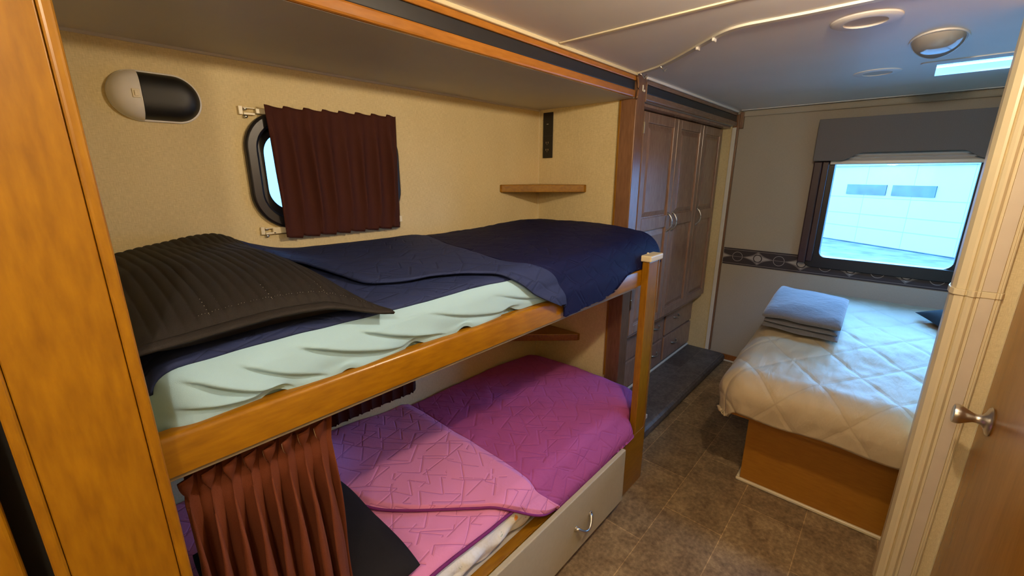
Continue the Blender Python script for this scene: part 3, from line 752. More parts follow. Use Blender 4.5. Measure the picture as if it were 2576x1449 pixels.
# base: front panel, ledge
link_mesh('base_panel', BX(((1.50, 0.757, 0.0), (PXR, 0.777, 0.2995))), M['wood_x'], t, bevel=0.002)
link_mesh('base_front', BX(((0.046, 0.760, 0.0), (1.4995, 0.779, 0.262))), M['wood_dkx'], t, bevel=0.002)
link_mesh('lower_rail', BX(((0.046, 0.7605, 0.2625), (1.4995, 0.800, 0.292))), M['wood_x'], t, bevel=0.004)
link_mesh('base_side', BX(((PXR - 0.02, 0.7775, 0.0), (PXR - 0.001, 1.0, 0.30))), M['wood'], t)
link_mesh('lower_platform', BX(((0.046, 0.801, 0.265), (1.945, YB - 0.001, 0.285))), M['slideceil'], t)
# drawer
dr = link_mesh('drawer', BX(((0.08, 0.722, 0.052), (1.555, 0.742, 0.318))), M['greige'], t, bevel=0.004, seg=3)
tag(dr, 'long beige drawer front')
link_mesh('drawer_box', BX(((0.12, 0.7425, 0.07), (1.45, 0.7595, 0.24))), M['greige'], dr)
def arch_pull(parent, p0, p1, out, rise, r=0.0055, mat='nickel', sag=0.0, n=16):
    """bowed pull between two feet; out = outward vector"""
    p0, p1, out = Vector(p0), Vector(p1), Vector(out)
    pts = []; rs = []
    for i in range(n + 1):
        f = i / n
        p = p0.lerp(p1, f) + out * rise * (sin(PI * f) ** 0.7) + Vector((0, 0, -sag * sin(PI * f)))
        pts.append(p); rs.append(r * (1.25 - 0.45 * sin(PI * f)))
    bm = bmesh.new(); tube(bm, pts, r, 10, rs=rs)
    for p in (p0, p1): lathe(bm, p - out * 0.0005, out, [(0, 0), (0, r * 1.7), (0.003, r * 1.6), (0.004, 0)], 14)
    return link_mesh('handle', bm, M[mat], parent, smooth=True)
arch_pull(dr, (1.168, 0.7215, 0.172), (1.272, 0.7215, 0.172), (0, -1, 0), 0.024, 0.0065, sag=0.03)

# ================================================================== MATTRESSES AND BEDDING
def drape(px, py, rect, r, ztop, off=0.0, maxd=9.0, flare=0.0):
    """flat cloth point (px,py) laid over a rounded slab; rect = (x0,y0,x1,y1)"""
    x0, y0, x1, y1 = rect
    qx = min(max(px, x0 + r), x1 - r); qy = min(max(py, y0 + r), y1 - r)
    vx, vy = px - qx, py - qy; d = math.hypot(vx, vy)
    zt = ztop(qx, qy)
    if d < 1e-9: return Vector((qx, qy, zt + off))
    nx, ny = vx / d, vy / d; d = min(d, maxd)
    R = r + off; arc = R * PI / 2
    if d < arc:
        a = d / R; return Vector((qx + nx * R * sin(a), qy + ny * R * sin(a), zt + off - R * (1 - cos(a))))
    h = d - arc
    return Vector((qx + nx * (R + flare * h), qy + ny * (R + flare * h), zt + off - R - h))

UR = (0.066, 0.806, 1.985, 1.592)
def utop(x, y):
    f = min(1, max(0, (y - 0.8) / 0.79)); g = smooth(0.9, 1.95, x)
    z = 1.196 + (0.032 + 0.016 * g) * math.sqrt(max(0.0, sin(PI * min(1, f * 0.93 + 0.02)))) + 0.012 * smooth(0.6, 1.0, f)
    z += 0.012 * math.exp(-((x - 1.75) ** 2) / 0.05)
    z -= 0.02 * smooth(1.82, 1.985, x) * (1 - smooth(0.0, 0.35, f))
    z += 0.045 * math.exp(-((x - 0.34) / 0.16) ** 2) * smooth(0.7, 1.0, f)
    return z + 0.003 * nz(x * 6, y * 6, 1)
URr = (0.066, 0.806, 1.985, 1.597)
# fitted sheet side
t = thing('mattress', (1.0, 1.2, 1.053), 'thin mattress under a mint fitted sheet on the upper bunk', 'mattress')
bm = bmesh.new()
pl = rrect(0.068, 0.825, 1.94, 1.596, (0.04, 0.12, 0.03, 0.03), 6)
prism(bm, pl, 1.0525, 1.175, 'xy'); link_mesh('core', bm, M['sheet'], t, bevel=0.02)
def sheet_fn(u, v):
    # u along the front, v from top to bottom; rounded left corner
    x = lerp(0.02, 1.16, u); r = 0.055
    X0, Y0 = 0.066, 0.812
    if x < X0 + r:
        a = (X0 + r - x) / (r * 1.0); a = min(a, PI / 2)
        bx, by, nx, ny = X0 + r - r * sin(a), Y0 + r - r * cos(a), -sin(a), -cos(a)
        by += max(0, (X0 + r - x) / r - PI / 2) * r
    else: bx, by, nx, ny = x, Y0, 0, -1
    ztp = utop(max(x, 0.12), Y0 + 0.05) - 0.002
    zb = 1.083 if True else 1.1
    rr = 0.035
    hgt = ztp - zb
    s = v
    if s < 0.25:
        a = s / 0.25 * PI / 2; inn = rr * (1 - sin(a)); z = ztp - rr * (1 - cos(a))
    else:
        inn = 0.0; z = lerp(ztp - rr, zb, (s - 0.25) / 0.75)
    # diagonal sagging folds
    q = (z - zb) / max(hgt, 1e-3)
    w = 0.0
    for (x0, x1, z0, z1, amp) in ((0.105, 0.245, 1.180, 1.106, 0.019), (0.180, 0.315, 1.182, 1.113, 0.012), (0.275, 0.485, 1.186, 1.113, 0.019),
                                  (0.395, 0.605, 1.186, 1.111, 0.014), (0.600, 0.850, 1.172, 1.110, 0.010), (0.84, 1.09, 1.166, 1.106, 0.008), (0.100, 0.215, 1.132, 1.104, 0.016)):
        f = (x - x0) / (x1 - x0)
        if -0.2 < f < 1.2:
            ss = z - (lerp(z0, z1, f) - 0.006 * sin(PI * min(1, max(0, f))))
            k = smooth(-0.2, 0.35, f) * (1 - smooth(0.85, 1.2, f)) * smooth(1.190, 1.172, z)
            if ss > 0: w += amp * (1 - math.exp(-ss / 0.004)) * math.exp(-ss / 0.020) * k
            else: w -= 0.5 * amp * (1 - math.exp(ss / 0.002)) * math.exp(ss / 0.007) * k
    belly = 0.010 * sin(PI * min(1, max(0, q)))
    low = smooth(0.35, 0.0, q) if q < 0.35 else 0
    wav = 0.010 * low * (0.5 + 0.5 * sin(x * 19 + 0.6)) 
    d = belly + w + wav + 0.002 * nz(x * 14, z * 30, 3)
    lift = 0.0
    if q < 0.4:
        lift = (0.008 + 0.004 * sin(x * 13) + 0.020 * sum(math.exp(-((x - xe) / 0.030) ** 2) for xe in (0.235, 0.375, 0.545, 0.70, 0.88)) + 0.02 * smooth(0.6, 1.1, x) * (0.5 + 0.5 * sin(x * 9))) * smooth(0.4, 0.0, q)
    return Vector((bx - nx * inn + nx * d, by - ny * inn + ny * d, z + lift))
bm = bmesh.new(); grid(bm, sheet_fn, 260, 56)
link_mesh('fitted_sheet', bm, M['sheet'], t, smooth=True)

# upper quilt: navy body, slate reverse, folded-back flap
qt = thing('quilt', (1.4, 1.2, 1.2), 'navy quilt folded back to its slate-blue underside on the upper bunk', 'quilt')
def hangU(x): 
    return 0.205 - 0.11 * smooth(1.36, 1.62, x) - 0.02 * smooth(1.6, 1.9, x)
crease_u = [(1.115, 0.665), (1.105, 0.72), (1.075, 0.775), (1.01, 0.835), (0.975, 0.90), (0.98, 1.0), (1.02, 1.2), (1.09, 1.42), (1.15, 1.592)]
def quilt_body_fn(u, v):
    py = lerp(0.60, 1.592, v)
    # crease x as function of py
    for a, b in zip(crease_u, crease_u[1:]):
        if py <= b[1]: break
    f = min(1, max(0, (py - a[1]) / (b[1] - a[1]))); xc = lerp(a[0], b[0], f)
    px = lerp(xc, 2.08, u)
    P = drape(px, py, UR, 0.05 + 0.06 * smooth(1.6, 1.95, px), utop, 0.014)
    # limit hang
    d = UR[1] - py
    lim = hangU(px)
    zb = 1.20 - lim + 0.05
    zmin = lerp(1.043, 1.047, smooth(1.1, 1.3, px)); zmin = lerp(zmin, 1.06, smooth(1.34, 1.42, px)); zmin = lerp(zmin, 1.108, smooth(1.42, 1.55, px))
    out = 0.0
    if P.z < 1.17:
        out = 0.020 * smooth(1.16, 1.115, P.z) * (1 - smooth(1.50, 1.66, px))
    if P.z < zmin: P.z = zmin - 0.0005 * (zmin - P.z)
    P.y -= out * (1 if py < 0.85 else 0)
    if P.x > 1.985: P.x = 1.985 - 0.2 * (P.x - 1.985)
    if py < 0.9 and px > 1.66: P.y = max(P.y, 0.7925 + 0.0)
    P.z += 0.0025 * nz(px * 9, py * 9, 7) + 0.002 * nz(px * 25, py * 25, 2)
    if P.y > 1.59: P.y = 1.59
    return P
bm = bmesh.new(); grid(bm, quilt_body_fn, 130, 90)
link_mesh('top_side', bm, M['navy'], qt, smooth=True, solid=0.006)
def under_fn(u, v):
    px = lerp(0.03, 1.12, u); py = lerp(0.815 - 0.004 * nz(px * 4, 0, 3), 1.59, v)
    P = drape(px, py, (0.064, 0.809, 3.0, 1.9), 0.042, utop, 0.006, maxd=0.085)
    P.x = max(P.x, 0.050)
    P.z += 0.0015 * nz(px * 20, py * 20, 5)
    return P
bm = bmesh.new(); grid(bm, under_fn, 120, 80)
tag(link_mesh('under_layer', bm, M['slate'], qt, smooth=True, solid=0.005), 'slate-blue lower layer')
free_u = [(1.085, 0.668), (1.02, 0.70), (0.965, 0.735), (0.90, 0.790), (0.80, 0.865), (0.70, 0.905), (0.60, 0.93), (0.52, 0.98), (0.50, 1.10), (0.49, 1.25), (0.44, 1.42), (0.30, 1.585)]
free_c = free_u
def flap_fn(u, v):
    a = crom(free_c, v)
    cr = crom(crease_u, v)
    px, py = lerp(a[0], cr[0], u), lerp(a[1], cr[1], u)
    P = drape(px, py, (0.0, 0.806, 3.0, 1.9), 0.05, utop, 0.0225 - 0.0075 * smooth(0.93, 1.0, u))
    if P.z < 1.17: P.y -= 0.020 * smooth(1.16, 1.115, P.z)
    e = smooth(0.0, 0.05, u)
    P.z += 0.002 * nz(px * 12, py * 12, 9) - 0.004 * (1 - e) + 0.012 * math.exp(-((u - 0.04) / 0.05) ** 2) * smooth(0.55, 1.0, v)
    # wave by the pillow corner at the back
    P.z += 0.012 * math.exp(-((px - 0.40) / 0.10) ** 2) * smooth(1.0, 1.5, py)
    return P
bm = bmesh.new(); grid(bm, flap_fn, 90, 110)
tag(link_mesh('folded_flap', bm, M['slate'], qt, smooth=True, solid=0.006), 'slate-blue reverse side turned back')

# black ribbed pillow sham
def pillow_fn(cx, cy, hx, hy, T, ang, zf, ribs=0, droop=0.0, p=2.6, zoff=0.0, seed=0, corner=0.0):
    ca, sa = cos(ang), sin(ang)
    def fn(side):
        def g(u, v):
            a, b = 2 * u - 1, 2 * v - 1
            # pinch corners outwards, sides inwards
            ex = 1 - 0.07 * (1 - a * a) ; ey = 1 - 0.06 * (1 - b * b)
            lx, ly = a * hx * ey, b * hy * ex
            w = max(0, (1 - abs(a) ** p)) ** 0.55 * max(0, (1 - abs(b) ** p)) ** 0.55
            cr_ = 1 - corner * (a * a * b * b) ** 1.5; lx *= cr_; ly *= cr_
            x = cx + lx * ca - ly * sa; y = cy + lx * sa + ly * ca
            z = zf(x, y) + zoff
            if side > 0:
                t = T * w
                if ribs:
                    s = abs(sin((a * 0.5 + 0.5) * PI * ribs)); t += 0.006 * (s ** 0.5 - 0.6) * min(1, w * 3)
                z += 0.022 + t + 0.003 * nz(x * 10, y * 10, seed)
            else: z += 0.022 - 0.020 * w
            return Vector((x, y, z))
        return g
    return fn
t = thing('pillow', (0.25, 1.15, 1.25), 'black channel-quilted pillow sham on the head end of the upper bunk', 'pillow')
pf = pillow_fn(0.255, 1.185, 0.205, 0.395, 0.050, 0.02, lambda x, y: utop(x, max(y, 0.85)) - 0.014 + 0.040 * smooth(0.47, 0.33, x), ribs=0, zoff=0.0)
def ribbed(side):
    g = pf(side)
    def h(u, v):
        P = g(u, v)
        if side > 0:
            a, b = 2 * u - 1, 2 * v - 1
            w = max(0, (1 - abs(a) ** 2.6)) ** 0.55 * max(0, (1 - abs(b) ** 2.6)) ** 0.55
            s = abs(sin((b * 0.5 + 0.5) * 0 + (a * 0.5 + 0.5) * PI * 20)); 
            P.z += 0.0048 * (s ** 0.6 - 0.7) * min(1, w * 3.0)
        else:
            a, b = 2 * u - 1, 2 * v - 1
            w = max(0, (1 - abs(a) ** 2.6)) ** 0.55 * max(0, (1 - abs(b) ** 2.6)) ** 0.55
            seam = utop(P.x, max(P.y, 0.85)) + 0.008 + 0.040 * smooth(0.47, 0.33, P.x)
            P.z = lerp(seam, utop(P.x, max(P.y, 0.82)) + 0.010, min(1, w * 2.2) ** 0.6)
        return P
    return h
bm = bmesh.new(); grid(bm, ribbed(1), 204, 60); grid(bm, ribbed(-1), 40, 30)
link_mesh('sham', bm, M['rib'], t, smooth=True)
bm = bmesh.new()
g = pf(1)
border = [(i / 40, 0.0) for i in range(41)] + [(1.0, i / 40) for i in range(1, 41)] + [(1 - i / 40, 1.0) for i in range(1, 41)] + [(0.0, 1 - i / 40) for i in range(1, 40)]
def flange(u, v):
    k = int(u * len(border)) % len(border); bu, bv = border[k]
    P = g(bu, bv); c = Vector((0.255, 1.185, P.z)); d = (P - c); d.z = 0; d.normalize()
    return P + d * (0.022 * v) - Vector((0, 0, 0.008 * v - 0.003 * sin(PI * v)))
grid(bm, flange, len(border), 4)
link_mesh('flange', bm, M['rib'], t, smooth=True, solid=0.005)
# glinting stitch dots near the front hem
bm = bmesh.new()
for k in range(4, 19):
    a = k / 20
    for j in range(5):
        P = ribbed(1)(a, 0.035 + 0.016 * j)
        bmesh.ops.create_uvsphere(bm, u_segments=6, v_segments=4, radius=0.0009, matrix=Matrix.Translation(P + Vector((0, 0, 0.0002))))
    for j in range(4):
        P = ribbed(1)(min(0.98, a + 0.012 * j), 0.030)
        bmesh.ops.create_uvsphere(bm, u_segments=6, v_segments=4, radius=0.0005, matrix=Matrix.Translation(P + Vector((0, 0, 0.0002))))
link_mesh('stitching', bm, M['chrome'], t, smooth=True)['kind'] = 'stuff'

# ---- lower bunk
LR = (0.066, 0.800, 1.935, 1.592)
def ltop(x, y):
    f = min(1, max(0, (y - 0.8) / 0.79))
    z = 0.412 + 0.036 * math.sqrt(max(0.0, sin(PI * min(1, f * 0.95 + 0.02)))) 
    z += 0.03 * smooth(0.95, 0.60, x) * smooth(0.6, 1.0, f)
    return z + 0.004 * nz(x * 6, y * 6, 11)
t = thing('mattress', (1.0, 1.2, 0.286), 'mattress with floral fitted sheet on the lower bunk', 'mattress')
bm = bmesh.new(); prism(bm, rrect(0.068, 0.822, 1.90, 1.596, (0.04, 0.10, 0.03, 0.03), 6), 0.2865, 0.385, 'xy')
link_mesh('core', bm, M['floral'], t, bevel=0.02)
def fsheet(u, v):
    x = lerp(0.08, 1.20, u)
    zt = ltop(x, 0.85) - 0.004; rr = 0.04
    if v < 0.3:
        a = v / 0.3 * PI / 2; y = 0.806 + rr * (1 - sin(a)); z = zt - rr * (1 - cos(a))
    else: y = 0.806; z = lerp(zt - rr, 0.300, (v - 0.3) / 0.7)
    q = max(0.0, (v - 0.3) / 0.7)
    y -= 0.012 * sin(PI * q) + 0.007 * nz(x * 12, v * 3, 4) + 0.006 * q * sin(x * 40 + 8 * v)
    z += 0.012 * q * (0.5 + 0.5 * sin(x * 31))
    return Vector((x, y, z))
bm = bmesh.new(); grid(bm, fsheet, 160, 30)
link_mesh('fitted_sheet', bm, M['floral'], t, smooth=True)
qt = thing('quilt', (1.4, 1.2, 0.45), 'magenta quilt folded back to its pink underside on the lower bunk', 'quilt')
crease_l = [(1.068, 0.690), (1.035, 0.73), (1.005, 0.77), (1.0, 0.82), (1.0, 0.92), (0.995, 1.1), (0.995, 1.3), (1.015, 1.592)]
def lbody(u, v):
    py = lerp(0.63, 1.592, v)
    for a, b in zip(crease_l, crease_l[1:]):
        if py <= b[1]: break
    f = min(1, max(0, (py - a[1]) / (b[1] - a[1]))); xc = lerp(a[0], b[0], f)
    px = lerp(xc, 2.03, u)
    P = drape(px, py, LR, 0.05 + 0.07 * smooth(1.55, 1.9, px), ltop, 0.014)
    zmin = lerp(0.306, 0.316, smooth(1.2, 1.66, px))
    if P.z < 0.40: P.y -= 0.040 * smooth(0.405, 0.335, P.z) * (1 - smooth(1.66, 1.72, P.x)) * (1 if py < 0.86 else 0)
    if P.z < zmin: P.z = zmin - 0.0005 * (zmin - P.z)
    if py < 0.95 and P.x > 1.69: P.y = max(P.y, 0.795)
    if P.x > 1.94: P.x = 1.94 - 0.2 * (P.x - 1.94)
    P.z += 0.003 * nz(px * 9, py * 9, 17) + 0.002 * nz(px * 30, py * 22, 2)
    return P
bm = bmesh.new(); grid(bm, lbody, 130, 90)
link_mesh('top_side', bm, M['magenta'], qt, smooth=True, solid=0.006)
def lunder(u, v):
    px = lerp(0.07, 1.0, u); py = lerp(0.790 - 0.01 * smooth(0.6, 1.0, px), 1.592, v)
    P = drape(px, py, (0.0, 0.800, 3.0, 1.9), 0.045, ltop, 0.006)
    P.z += 0.0012 * nz(px * 20, py * 20, 5); return P
bm = bmesh.new(); grid(bm, lunder, 100, 80)
tag(link_mesh('under_layer', bm, M['pink'], qt, smooth=True, solid=0.005), 'pink lower layer')
bm = bmesh.new(); tube(bm, [lunder(u / 60, 0.0) + Vector((0, -0.002, 0.001)) for u in range(61)], 0.0055, 8)
tag(link_mesh('binding', bm, M['binding'], qt, smooth=True), 'purple edge binding')
free_l = [(1.062, 0.692), (1.00, 0.708), (0.935, 0.74), (0.87, 0.785), (0.79, 0.855), (0.70, 0.93), (0.62, 1.0), (0.56, 1.07), (0.525, 1.14), (0.50, 1.24), (0.47, 1.40), (0.45, 1.590)]
def lflap(u, v):
    a = crom(free_l, v); cr = crom(crease_l, v)
    px, py = lerp(a[0], cr[0], u), lerp(a[1], cr[1], u)
    P = drape(px, py, (0.0, 0.800, 3.0, 1.9), 0.05, ltop, 0.026 - 0.010 * smooth(0.93, 1.0, u) - 0.012 * smooth(0.06, 0.0, u))
    if P.z < 0.40: P.y -= 0.040 * smooth(0.405, 0.335, P.z)
    P.z = max(P.z, 0.309) + 0.002 * nz(px * 12, py * 12, 19)
    return P
bm = bmesh.new(); grid(bm, lflap, 80, 110)
tag(link_mesh('folded_flap', bm, M['pink'], qt, smooth=True, solid=0.006), 'pink reverse side turned back')
bm = bmesh.new(); tube(bm, [lflap(0.0, v / 80) for v in range(81)], 0.0045, 8)
tag(link_mesh('flap_binding', bm, M['binding'], qt, smooth=True), 'purple edge binding')
t = thing('pillow', (0.33, 1.0, 0.45), 'plain black pillow on the lower bunk beside the rust curtain', 'pillow')
pf2 = pillow_fn(0.315, 1.055, 0.225, 0.255, 0.05, 0.0, lambda x, y: ltop(x, y) + 0.008, p=3.5, corner=0.07)
bm = bmesh.new(); grid(bm, pf2(1), 60, 60); grid(bm, pf2(-1), 30, 30)
link_mesh('pillowcase', bm, M['blackfab'], t, smooth=True)

# ================================================================== LOWER BUNK CURTAIN (gathered at head end)
t = thing('bunk_curtain', (0.2, 0.84, 1.0), 'rust-brown gathered curtain hanging at the head of the lower bunk', 'curtain')
NF = 8
def bunk_curtain(u, v):
    ph = 2 * PI * NF * u
    k = min(NF - 1, int(u * NF))
    z = lerp(0.992, 0.335, v)
    x = lerp(0.075, 0.338, u)
    pinch = math.exp(-((v - 0.085) / 0.03) ** 2)
    env = 1 - 0.72 * pinch
    A = 0.026 * smooth(0.09, 0.0, v) + 0.038 * smooth(0.09, 0.3, v)
    amp = (A * env + 0.004) * (0.8 + 0.4 * nz(u * 6, 2, 1))
    drift = 0.018 * v * nz(u * 3, v * 1.5, 8)
    y = 0.846 - amp * sin(ph + 0.6 * nz(u * 7, v * 2, 3)) + 0.006 * nz(u * 4, v * 3, 5)
    xx = x + (0.011 * smooth(0.10, 0.0, v) + 0.004 + 0.009 * smooth(0.1, 0.5, v)) * sin(2 * ph + 0.5) * (1 - 0.6 * pinch) + drift + 0.012 * v * (u - 0.4)
    zz = z + (0.007 * sin(ph * 1.0 + 1.0) + 0.004 * nz(u * 20, 0, 0)) * (1 - smooth(0.0, 0.12, v))
    zz = min(zz, 1.005)
    return Vector((xx, min(max(y, 0.794), 0.90), zz))
bm = bmesh.new(); grid(bm, bunk_curtain, 320, 90)
link_mesh('cloth', bm, M['curtain_rust'], t, smooth=True, solid=0.0016)
bm = bmesh.new()
def header(u, v):
    P = bunk_curtain(u, 0.004 + v * 0.05); return Vector((P.x, P.y + 0.0045, P.z - 0.002))
grid(bm, header, 320, 6)
tag(link_mesh('header_tape', bm, M['creampl'], t, smooth=True, solid=0.001), 'cream tape inside the pleat tops')

# ================================================================== WARDROBE
YD = 1.10
t = thing('wardrobe', (2.95, 1.3, 0.066), 'dark brown wardrobe with three raised-panel doors above small drawers', 'wardrobe')
link_mesh('carcass', BX(((2.20, YD + 0.021, 0.52), (3.603, YB - 0.002, 1.848))), M['cab'], t)
link_mesh('drawer_carcass', BX(((2.20, 1.195, 0.0805), (3.603, YB - 0.002, 0.5195))), M['cab'], t)
link_mesh('top_rail', BX(((2.085, YS + 0.04, 1.835), (3.595, YD + 0.02, 1.8485))), M['cab'], t)
link_mesh('toe_trim', BX(((2.20, 1.180, 0.0655), (3.603, 1.1945, 0.080))), M['white_trim'], t, bevel=0.004)
link_mesh('side_stile', BX(((2.10, YD + 0.002, 0.0655), (2.265, YD + 0.02, 1.834))), M['wood_dk'], t, bevel=0.002)
def wdoor(x0, x1, z0, z1, zm, hx):
    bm = bmesh.new(); s = 0.055
    y0, y1 = YD, YD + 0.020
    # frame
    for (a, b, c, d) in ((x0, z0, x0 + s, z1), (x1 - s, z0, x1, z1), (x0 + s, z0, x1 - s, z0 + s), (x0 + s, z1 - s, x1 - s, z1), (x0 + s, zm - s * 0.7, x1 - s, zm + s * 0.7)):
        box(bm, (a, y0, b), (c, y1, d))
    d = link_mesh('door', bm, M['cab'], t, bevel=0.0035)
    for (za, zb) in ((z0 + s, zm - s * 0.7), (zm + s * 0.7, z1 - s)):
        bm = bmesh.new()
        xa, xb = x0 + s, x1 - s
        # raised field: outer at depth .012, slope up to the field
        def rect(i, y): return [bm.verts.new(p) for p in ((xa + i, y, za + i), (xb - i, y, za + i), (xb - i, y, zb - i), (xa + i, y, zb - i))]
        R = [rect(0.0, y0 + 0.013), rect(0.006, y0 + 0.014), rect(0.034, y0 + 0.004), rect(0.036, y0 + 0.0035)]
        for A, B in zip(R, R[1:]):
            for k in range(4): bm.faces.new((A[k], A[(k + 1) % 4], B[(k + 1) % 4], B[k]))
        bm.faces.new(R[-1])
        link_mesh('raised_panel', bm, M['cab'], d)
    arch_pull(d, (hx, YD - 0.0005, 1.15), (hx, YD - 0.0005, 1.262), (0, -1, 0), 0.030, 0.005)
    return d
d1 = wdoor(2.272, 2.735, 0.548, 1.830, 1.215, 2.700)
d2 = wdoor(2.741, 3.180, 0.548, 1.830, 1.215, 2.775)
d3 = wdoor(3.186, 3.590, 0.548, 1.830, 1.215, 3.222)
for z in (1.745, 0.75):
    bm = BX(((2.262, YD - 0.004, z - 0.03), (2.2715, YD + 0.003, z + 0.03))); bmesh.ops.create_uvsphere
    tube(bm, [(2.264, YD - 0.005, z - 0.028), (2.264, YD - 0.005, z + 0.028)], 0.004, 8)
    link_mesh('hinge', bm, M['brass'], t)
for (x0, x1, hx) in ((2.30, 3.005, 2.88), (3.05, 3.598, 3.245)):
    for (z0, z1, hz) in ((0.305, 0.470, 0.418), (0.100, 0.286, 0.206)):
        dd = link_mesh('drawer', BX(((x0, 1.180, z0), (x1, 1.1945, z1))), M['cab'], t, bevel=0.003)
        arch_pull(dd, (hx - 0.045, 1.1795, hz), (hx + 0.045, 1.1795, hz), (0, -1, 0), 0.022, 0.0045, sag=0.004)

# hook on column head
t = thing('plastic_hook', (2.04, YS, 1.87), 'small white plastic hook on the brown column beside the ceiling', 'hook')
link_mesh('hook_body', BX(((2.034, YS - 0.005, 1.884), (2.044, YS - 0.0005, 1.912)), ((2.036, YS - 0.013, 1.880), (2.046, YS - 0.005, 1.890))), M['whitepl'], t, bevel=0.0025)

# ================================================================== BEDROOM BED
BR = (1.985, -1.55, 3.56, 0.495)
t = thing('platform_bed', (2.8, -0.5, 0), 'bedroom bed with low amber wooden box base under the beige comforter', 'bed')
link_mesh('box', BX(((2.142, -1.55, 0.0), (3.55, 0.375, 0.402))), M['bedwood'], t, bevel=0.002)
bm = BX(((2.126, -1.55, 0.0005), (2.1415, 0.391, 0.018)), ((2.1415, 0.3755, 0.0005), (3.55, 0.391, 0.018)))
link_mesh('quarter_round', bm, M['cream'], t, bevel=0.006, seg=3)
link_mesh('platform', BX(((2.03, -1.55, 0.4025), (3.56, 0.455, 0.420))), M['bedwood'], t)
bm = bmesh.new(); prism(bm, rrect(2.03, -1.55, 3.555, 0.452, 0.08, 6), 0.4205, 0.585, 'xy')
link_mesh('mattress', bm, M['sheet'], t, bevel=0.02)
def btop(x, y):
    f = smooth(1.98, 2.9, x)
    return 0.615 + 0.085 * f + 0.012 * nz(x * 2.2, y * 2.2, 31) + 0.02 * smooth(2.9, 3.5, x)
def comf(u, v):
    px = lerp(1.83, 3.585, u); py = lerp(0.665, -1.56, v)
    P = drape(px, py, BR, 0.11, btop, 0.012, maxd=0.29, flare=-0.10)
    side = 1.0 if P.z < 0.60 else 0.0
    # sewn diamonds puff
    s1 = (0.62 * px + 0.78 * py) / 0.20; s2 = (0.62 * px - 0.78 * py) / 0.20
    puff = min(1, (0.5 - abs(s1 % 1 - 0.5)) * 2 / 0.3) * min(1, (0.5 - abs(s2 % 1 - 0.5)) * 2 / 0.3)
    k = 0.0028 * (puff ** 0.5) 
    w = 0.006 * nz(px * 7 + 3 * py, py * 3, 41) + 0.004 * nz(px * 16, py * 22, 6)
    n = Vector((0, 0, 1)) if P.z > btop(P.x, P.y) - 0.03 else Vector((-1 if P.x < BR[0] + 0.11 else 0, 1 if P.y > BR[3] - 0.11 else 0, 0.3))
    if n.length < 0.1: n = Vector((0, 0, 1))
    P += n.normalized() * (k + w)
    if P.z < 0.50: P.z += 0.006 * sin(px * 14 + py * 17)
    P.x = min(P.x, XW - 0.028)
    return P
bm = bmesh.new()
grid(bm, comf, 190, 220, uvfn=lambda u, v: (lerp(1.83, 3.585, u), lerp(0.665, -1.56, v)))
tag(link_mesh('comforter', bm, M['comforter'], smooth=True, solid=0.012), 'beige diamond-quilted comforter draped over the bedroom bed', 'comforter')
# folded blanket: stacked layers with rounded fold at the near side
t = thing('folded_blanket', (2.75, 0.33, 0.69), 'folded grey blanket lying on the near left corner of the comforter', 'blanket')
BQ = [(2.49, 0.452), (2.49, 0.115), (2.985, 0.128), (3.06, 0.475)]   # near-left, near-right, far-right, far-left
def blayer(z0, h, inset, seed):
    def fn(u, v):
        # closed tube in the near-far section (u), v across width
        a = u * 2 * PI
        c = cos(a); s = sin(a)
        e = 0.5
        cc = math.copysign(abs(c) ** e, c); ss = math.copysign(abs(s) ** 0.8, s)
        fx = 0.5 - 0.5 * cc * (1 - inset)
        vv = lerp(inset * 0.5, 1 - inset * 0.5, v)
        nearp = Vector(BQ[0] + (0,)).lerp(Vector(BQ[1] + (0,)), vv); farp = Vector(BQ[3] + (0,)).lerp(Vector(BQ[2] + (0,)), vv)
        p = nearp.lerp(farp, fx)
        base = btop(p.x, p.y) + 0.03 + z0
        endr = min(1, max(0.0, min(v, 1 - v) * 16)) ** 0.5
        p.z = base + h * 0.5 + ss * h * 0.5 * (0.55 + 0.45 * endr) + 0.011 * nz(p.x * 7, p.y * 7, seed) - 0.012 * smooth(0.55, 1.0, vv) * 0
        p.x += 0.014 * nz(p.y * 9, z0 * 30, seed)
        return p
    bm = bmesh.new(); vs = grid(bm, fn, 44, 40)
    bmesh.ops.remove_doubles(bm, verts=bm.verts, dist=1e-5)
    bmesh.ops.holes_fill(bm, edges=[e for e in bm.edges if e.is_boundary], sides=0)
    return bm
for i, (z0, h, ins) in enumerate(((0.0, 0.030, 0.02), (0.026, 0.030, 0.05), (0.050, 0.060, 0.0))):
    link_mesh('fold', blayer(z0, h, ins, 50 + i), M['greyblanket'], t, smooth=True)
t = thing('bed_pillow', (2.98, -0.4, 0.72), 'black cushion on the bed, only its pointed corner past the casing', 'pillow')
pf3 = pillow_fn(3.10, -0.475, 0.21, 0.26, 0.09, 0.35, lambda x, y: btop(x, y) + 0.024, p=2.4)
bm = bmesh.new(); grid(bm, pf3(1), 40, 40); grid(bm, pf3(-1), 24, 24)
link_mesh('cushion', bm, M['blackfab'], t, smooth=True)

